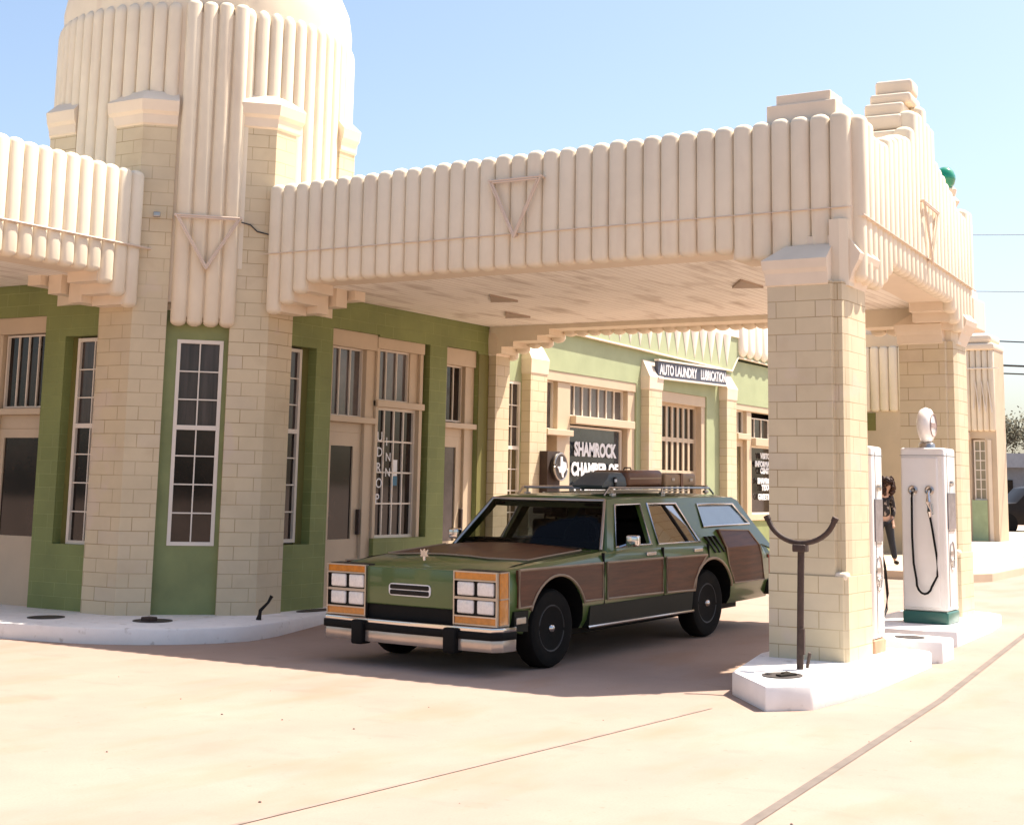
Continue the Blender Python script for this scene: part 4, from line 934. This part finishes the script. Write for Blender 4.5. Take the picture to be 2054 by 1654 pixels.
# roof rack
mb = MB()
for y in (-.52, .52):
    mb.tube([(1.45, y, 1.47), (1.55, y, 1.545), (3.68, y, 1.515), (3.78, y, 1.45)], .012, 6)
    for x in (1.62, 2.62, 3.6): mb.tube([(x, y, 1.45), (x, y, 1.54)], .012, 6); mb.bbox(x - .04, x + .04, y - .02, y + .02, 1.46, 1.49, .008)
for x in (1.57, 2.1, 2.7, 3.65): mb.tube([(x, -.52, 1.535), (x, .52, 1.535)], .010, 6)
for y in (-.3, -.1, .1, .3): mb.box(1.6, 3.6, y - .015, y + .015, 1.482, 1.492)
mb.build('roof_rack', CHROMED, cw, smooth=50)
# luggage
CM = cw.matrix_world.copy()
def lug(name, parts, label):
    o0 = None
    for nm, mb, m_ in parts:
        mb.v = [CM @ v for v in mb.v]
        o = mb.build(nm, m_, o0, smooth=40)
        if o0 is None: o0 = o; tag(o, label, 'luggage', None)
    return o0
mb = MB(); Q = lambda a, b, c, d, z: [(a, c, z), (b, c, z), (b, d, z), (a, d, z)]
mb.loft([Q(1.46, 1.90, -.50, -.16, 1.545), Q(1.44, 1.91, -.51, -.15, 1.57), Q(1.56, 1.90, -.50, -.17, 1.64), Q(1.64, 1.88, -.47, -.19, 1.69), Q(1.70, 1.85, -.43, -.22, 1.70)])
s1 = MB(); s1.box(1.66, 1.69, -.525, -.505, 1.545, 1.65); s2 = MB(); s2.bbox(1.655, 1.695, -.53, -.52, 1.60, 1.63, .004)
lug('travel_bag', [('travel_bag', mb, BLUEBAG), ('strap', s1, BLACK), ('buckle', s2, LETW)], 'blue grey vinyl bag at the front of the roof rack')
mb = MB(); mb.bbox(1.95, 2.68, -.50, -.06, 1.545, 1.715, .04); s1 = MB(); s1.box(1.99, 2.64, -.506, -.498, 1.625, 1.64); s2 = MB(); s2.tube([(2.2, -.3, 1.71), (2.22, -.3, 1.74), (2.34, -.3, 1.74), (2.36, -.3, 1.71)], .008, 6)
lug('suitcase', [('suitcase', mb, BROWNC), ('seam', s1, TRIM), ('handle', s2, BLACK)], 'brown leather suitcase in the middle of the roof rack')
mb = MB(); mb.bbox(2.74, 3.42, -.50, .15, 1.54, 1.675, .03); s1 = MB(); s1.box(3.06, 3.11, -.508, -.496, 1.54, 1.675); s1.box(3.06, 3.11, -.50, .15, 1.673, 1.682); s2 = MB(); s2.bbox(2.86, 2.92, -.512, -.498, 1.60, 1.63, .004); s2.bbox(3.26, 3.32, -.512, -.498, 1.59, 1.62, .004)
lug('suitcase', [('suitcase', mb, TANC), ('belt', s1, BROWNC), ('latch', s2, CHROMED)], 'tan suitcase with a dark belt at the back of the roof rack')

# ------------------------------------------------------------------ person
def skinned(name, nodes, edges, m_, parent, sub=2, root=0):
    me = bpy.data.meshes.new(name); me.from_pydata([n[:3] for n in nodes], edges, []); o = bpy.data.objects.new(name, me); COL.objects.link(o)
    o.modifiers.new('s', 'SKIN'); sb_ = o.modifiers.new('u', 'SUBSURF'); sb_.levels = sub; sb_.render_levels = sub
    for i, n in enumerate(nodes):
        sv = me.skin_vertices[0].data[i]; r = n[3]; sv.radius = r if isinstance(r, tuple) else (r, r); sv.use_root = (i == root)
    bpy.context.view_layer.update(); dg = bpy.context.evaluated_depsgraph_get()
    nm = bpy.data.meshes.new_from_object(o.evaluated_get(dg)); o.modifiers.clear(); o.data = nm
    nm.materials.clear(); nm.materials.append(m_)
    for p_ in nm.polygons: p_.use_smooth = True; p_.material_index = 0
    if parent: o.parent = parent
    return o
PX, PY, PZ = 27.75, 8.42, .27
# local frame : a = towards picture right, b = away from camera
ra = Vector((.5126, -.8586, 0)); rb = Vector((.8586, .5126, 0))
def P3(a, b, z, r): q = ra * a + rb * b; return (PX + q.x, PY + q.y, PZ + z, r)
body = [P3(0, 0, .86, .12), P3(-.01, .0, 1.02, .105), P3(-.03, -.01, 1.18, .12), P3(-.01, -.02, 1.30, .085), P3(.04, -.04, 1.36, .045), P3(.06, -.06, 1.44, .075), P3(.07, -.07, 1.52, .07),
        P3(-.16, -.01, 1.26, .05), P3(-.21, -.02, 1.05, .038), P3(-.16, -.12, .88, .028), P3(-.13, -.15, .80, .024),
        P3(.12, 0, 1.26, .05), P3(.17, .0, 1.03, .038), P3(.14, -.08, .84, .028), P3(.13, -.11, .76, .024),
        P3(-.08, 0, .80, .085), P3(-.12, -.02, .46, .058), P3(-.17, .02, .09, .036), P3(-.18, -.10, .035, .035),
        P3(.08, 0, .80, .085), P3(.13, .02, .46, .058), P3(.20, .04, .09, .036), P3(.22, -.07, .035, .035)]
be = [(0, 1), (1, 2), (2, 3), (3, 4), (4, 5), (5, 6), (3, 7), (7, 8), (8, 9), (9, 10), (3, 11), (11, 12), (12, 13), (13, 14), (0, 15), (15, 16), (16, 17), (17, 18), (0, 19), (19, 20), (20, 21), (21, 22)]
for q, hx, hz in ((10, -.12, .80), (14, .14, .76)):        # fingers
    for k in range(5):
        i = len(body); dx = (-.02 + .01 * k); body.append(P3(hx + dx, -.16 + (.02 if k == 4 else 0), hz - .045, .007)); body.append(P3(hx + dx, -.165, hz - (.08 if k < 4 else .055), .006)); be += [(q, i), (i, i + 1)]
per = skinned('person', body, be, SKIN, None)
# move origin to the feet
def setorigin(o, loc):
    loc = Vector(loc)
    for v in o.data.vertices: v.co -= loc
    o.location = loc
setorigin(per, (PX, PY, PZ))
tag(per, 'person with long brown curls, dark patterned top and dark jeans walking on the far pavement', 'person')
def pc(name, nodes, edges, m_, sub=2):
    o = skinned(name, nodes, edges, m_, None, sub); setorigin(o, (PX, PY, PZ)); o.location = (0, 0, 0); o.parent = per; return o
pc('jacket', [P3(0, 0, .84, .14), P3(-.01, 0, 1.02, .125), P3(-.03, -.01, 1.18, .14), P3(-.01, -.01, 1.29, .10), P3(-.165, -.01, 1.26, .065), P3(-.215, -.02, 1.05, .053), P3(-.17, -.11, .90, .042), P3(.13, 0, 1.26, .065), P3(.18, 0, 1.03, .053), P3(.145, -.07, .87, .042)],
   [(0, 1), (1, 2), (2, 3), (3, 4), (4, 5), (5, 6), (3, 7), (7, 8), (8, 9)], TOPB)
pc('jeans', [P3(0, 0, .88, .125), P3(-.08, 0, .80, .10), P3(-.12, -.02, .46, .072), P3(-.17, .02, .10, .055), P3(.08, 0, .80, .10), P3(.13, .02, .46, .072), P3(.20, .04, .10, .055)],
   [(0, 1), (1, 2), (2, 3), (0, 4), (4, 5), (5, 6)], JEANS)
pc('shoes', [P3(-.17, .04, .06, .045), P3(-.18, -.12, .04, .042)], [(0, 1)], BLACK, 2); pc('shoes', [P3(.20, .06, .06, .045), P3(.22, -.09, .04, .042)], [(0, 1)], BLACK, 2)
hm = MB(); random.seed(3)
for k in range(150):
    a = random.uniform(0, 2 * PI); ph = random.uniform(-.1, 1)
    z = 1.36 + .24 * ph * 1.0; rad = .125 * math.sqrt(max(.12, 1 - ((ph - .45) / .75) ** 2))
    px_, pb_ = .06 + rad * math.cos(a), -.04 + rad * math.sin(a)
    if math.sin(a) < -.55 and z < 1.52 and abs(math.cos(a)) < .62: continue
    c = P3(px_, pb_, z, 0)[:3]; pts = []
    for j in range(6): pts.append((c[0] + .02 * math.cos(j * 1.9 + a), c[1] + .02 * math.sin(j * 1.9 + a), c[2] + .03 - j * .022))
    hm.tube(pts, [.022, .026, .026, .024, .02, .012], 6)
ho = hm.build('hair', HAIR, None, smooth=60); setorigin(ho, (PX, PY, PZ)); ho.location = (0, 0, 0); ho.parent = per
fm_ = MB()
for s_ in (-1, 1): fm_.bbox(-.008, .008, -.006, .006, -.005, .005, .002)
fm_ = MB()
for dx in (-.028, .028):
    c = P3(.065 + dx, -.138, 1.485, 0); fm_.lathe([(.001, -.009), (.008, -.004), (.009, .004), (.001, .009)], c[:3], 8)
eo_ = fm_.build('eyes', BLACK, None); setorigin(eo_, (PX, PY, PZ)); eo_.location = (0, 0, 0); eo_.parent = per
nm_ = MB(); a = P3(.065, -.145, 1.47, 0)[:3]; b_ = P3(.065, -.165, 1.445, 0)[:3]; nm_.tube([a, b_], [.008, .013], 8); a = P3(.045, -.142, 1.41, 0)[:3]; b_ = P3(.085, -.142, 1.41, 0)[:3]; nm_.tube([a, b_], .006, 6)
no_ = nm_.build('nose_and_mouth', SKIN, None, smooth=60); setorigin(no_, (PX, PY, PZ)); no_.location = (0, 0, 0); no_.parent = per

# ------------------------------------------------------------------ far vehicles
def vehicle(name, loc, rz, prof, glass, wheels, W_, paint, label, cat):
    e = empty(name, loc, label, cat); e.rotation_euler = (0, 0, rz); e['_local'] = 1
    mb = MB(); mb.prism(prof, -W_ / 2, W_ / 2, axis='y'); mb.build('body', paint, e, bevel=.05, smooth=35)
    for s_ in (-1, 1):
        for gpoly in glass:
            mb = MB(); mb.prism(gpoly, s_ * (W_ / 2 + .004), s_ * (W_ / 2 - .05), axis='y'); mb.build('window', DARKG, e)
        for x, r in wheels:
            mb = MB(); y0 = s_ * (W_ / 2 - .20); y1 = s_ * (W_ / 2 + .02); mb.lathe([(r * .6, y0), (r, y0 + .02 * s_), (r, y1 - .02 * s_), (r * .6, y1)], (x, 0, r), 28, axis='y'); wq = mb.build('wheel', TYRE, e, smooth=40)
            mb = MB(); mb.lathe([(.01, y1 - .02 * s_), (r * .3, y1), (r * .62, y1 - .03 * s_)], (x, 0, r), 24, axis='y'); mb.build('rim', CHROMED, wq, smooth=40)
    return e
sp = [(0, .45), (.05, .95), (.25, 1.12), (1.35, 1.22), (1.9, 1.78), (2.3, 1.86), (4.5, 1.82), (4.85, 1.15), (4.9, .5), (4.45, .4), (.5, .4)]
vehicle('black_offroader', (58.6, 14.3, .12), math.radians(-58), sp, [[(1.75, 1.28), (2.1, 1.70), (2.9, 1.72), (2.9, 1.28)], [(3.0, 1.28), (3.0, 1.72), (4.3, 1.70), (4.45, 1.28)]], [(.95, .42), (3.95, .42)], 1.9, BLACK, 'black off-road vehicle parked beyond the far tower at the right edge', 'car')
vp = [(0, .35), (.05, .75), (.9, .92), (1.5, 1.38), (3.0, 1.42), (3.9, .98), (4.4, .92), (4.45, .4), (4.0, .25), (.4, .25)]
vehicle('white_car', (33.9, 6.3, .12), math.radians(-12), vp, [[(1.25, .96), (1.6, 1.32), (2.3, 1.34), (2.3, .96)], [(2.4, .96), (2.4, 1.34), (3.0, 1.34), (3.6, .98)]], [(.8, .32), (3.5, .32)], 1.75, mat('white_car_paint', (.75, .74, .72), .25, .03, 2, coat=.6), 'white car cut off by the right edge of the view', 'car')
# low building
lb = empty('low_building', (92, 22, .12), 'low grey building with a blue grey roof beyond the parked vehicles', 'building')
mb = MB(); mb.box(88, 100, -10, 24, .1, 3.2); mb.build('wall', mat('grey_wall', (.20, .22, .24)), lb)
mb = MB(); mb.prism([(-11, 3.2), (25, 3.2), (25, 4.0), (-11, 4.0)], 87.5, 100.5, axis='x'); mb.build('roof', mat('blue_grey_roof', (.30, .33, .36), .5), lb)
for k in range(9):
    mb = MB(); mb.box(87.94, 88.0, -8 + k * 3.4, -6.4 + k * 3.4, .6, 2.5); mb.build('window', DARKG, lb)
# trees
def tree(x, y, h, sd, label):
    random.seed(sd); t = empty('bare_tree', (x, y, .12), label, 'tree', 'grey trees behind the low building')
    tr = MB(); lf = MB()
    def br(p, d, L_, r, dep):
        q = p + d * L_; tr.tube([p, p + d * L_ * .5 + Vector((random.uniform(-.1, .1), random.uniform(-.1, .1), 0)) * L_ * .4, q], [r, r * .8, r * .62], 5)
        if dep >= 2:
            for _ in range(26 if dep > 2 else 12):
                c = q + Vector((random.gauss(0, .55), random.gauss(0, .55), random.gauss(0, .45))); s_ = random.uniform(.05, .12); u = Vector((random.uniform(-1, 1), random.uniform(-1, 1), random.uniform(-1, 1))).normalized() * s_; v = u.orthogonal().normalized() * s_ * .7
                lf.add([c - u, c + v, c + u, c - v], [(0, 1, 2, 3)])
        if dep < 5:
            for _ in range(3 if dep < 4 else 2):
                nd = (d + Vector((random.uniform(-.8, .8), random.uniform(-.8, .8), random.uniform(-.1, .55)))).normalized(); br(q, nd, L_ * random.uniform(.62, .82), r * .58, dep + 1)
    br(Vector((x, y, .1)), Vector((0, 0, 1)), h * .26, h * .025, 0)
    tr.build('trunk', mat('grey_bark', (.16, .125, .10), .9), t); lf.build('crown', mat('dry_grey_foliage', (.13, .115, .07), .9, .3, 1), t)
tree(104, 24.6, 8.6, 1, 'bare grey tree just right of the distant ribbed tower'); tree(108, 21.0, 9.0, 2, 'tall bare grey tree at the right edge of the view'); tree(112, 17.5, 9.0, 5, 'bare grey tree outside the right edge'); tree(106, 28.0, 7.5, 9, 'bare grey tree partly behind the distant ribbed tower')
# power lines
for k, (z0, z1, r, y0) in enumerate(((6.35, 5.95, .022, 10.9), (5.6, 5.35, .035, 10.9), (5.35, 5.2, .025, 10.9), (8.0, 7.9, .012, 12.5), (9.8, 9.7, .012, 12.5))):
    pts = [(47 + .2 * j, y0 - j * 2.2, z0 + (z1 - z0) * j / 10 - .35 * math.sin(PI * j / 10)) for j in range(11)]
    mb = MB(); mb.tube(pts, r, 6)
    lab = ('uppermost thin cable sagging to the right of the far tower', 'thick dark cable crossing the sky right of the far tower', 'thin dark cable just under the thick one', 'faint high wire crossing the sky right of the canopy', 'faintest and highest wire right of the canopy gable')[k]
    tag(mb.build('power_line', CABLE if k < 3 else mat('pale_wire', (.30, .32, .34))), lab, 'power line', 'power lines in the sky at the right')
up = empty('utility_pole', (49.0, -11.3, .12), 'wooden utility pole outside the right edge carrying the cables', 'pole')
mb = MB(); mb.tube([(49, -11.2, .1), (49, -11.2, 10.4)], .14, 10); mb.build('shaft', mat('pole_wood', (.12, .08, .05)), up); mb = MB(); mb.box(48.93, 49.07, -12.2, -10.2, 9.6, 9.75); mb.build('crossarm', mat('pole_wood', (.12, .08, .05)), up)
# small stones and specks on the slab
random.seed(11)
mb = MB()
for k in range(22):
    x, y = random.uniform(5.5, 11), random.uniform(2, 11); r = random.uniform(.003, .009); mb.lathe([(.001, 0), (r, 0), (r * .8, r * .6), (.001, r * .8)], (x, y, .001), 6)
tag(mb.build('gravel', mat('pebble', (.12, .09, .07))), 'tiny dark pebbles scattered over the sunlit concrete', 'pebbles', kind='stuff')
for o in list(bpy.data.objects):
    if o.get('_local'): del o['_local']
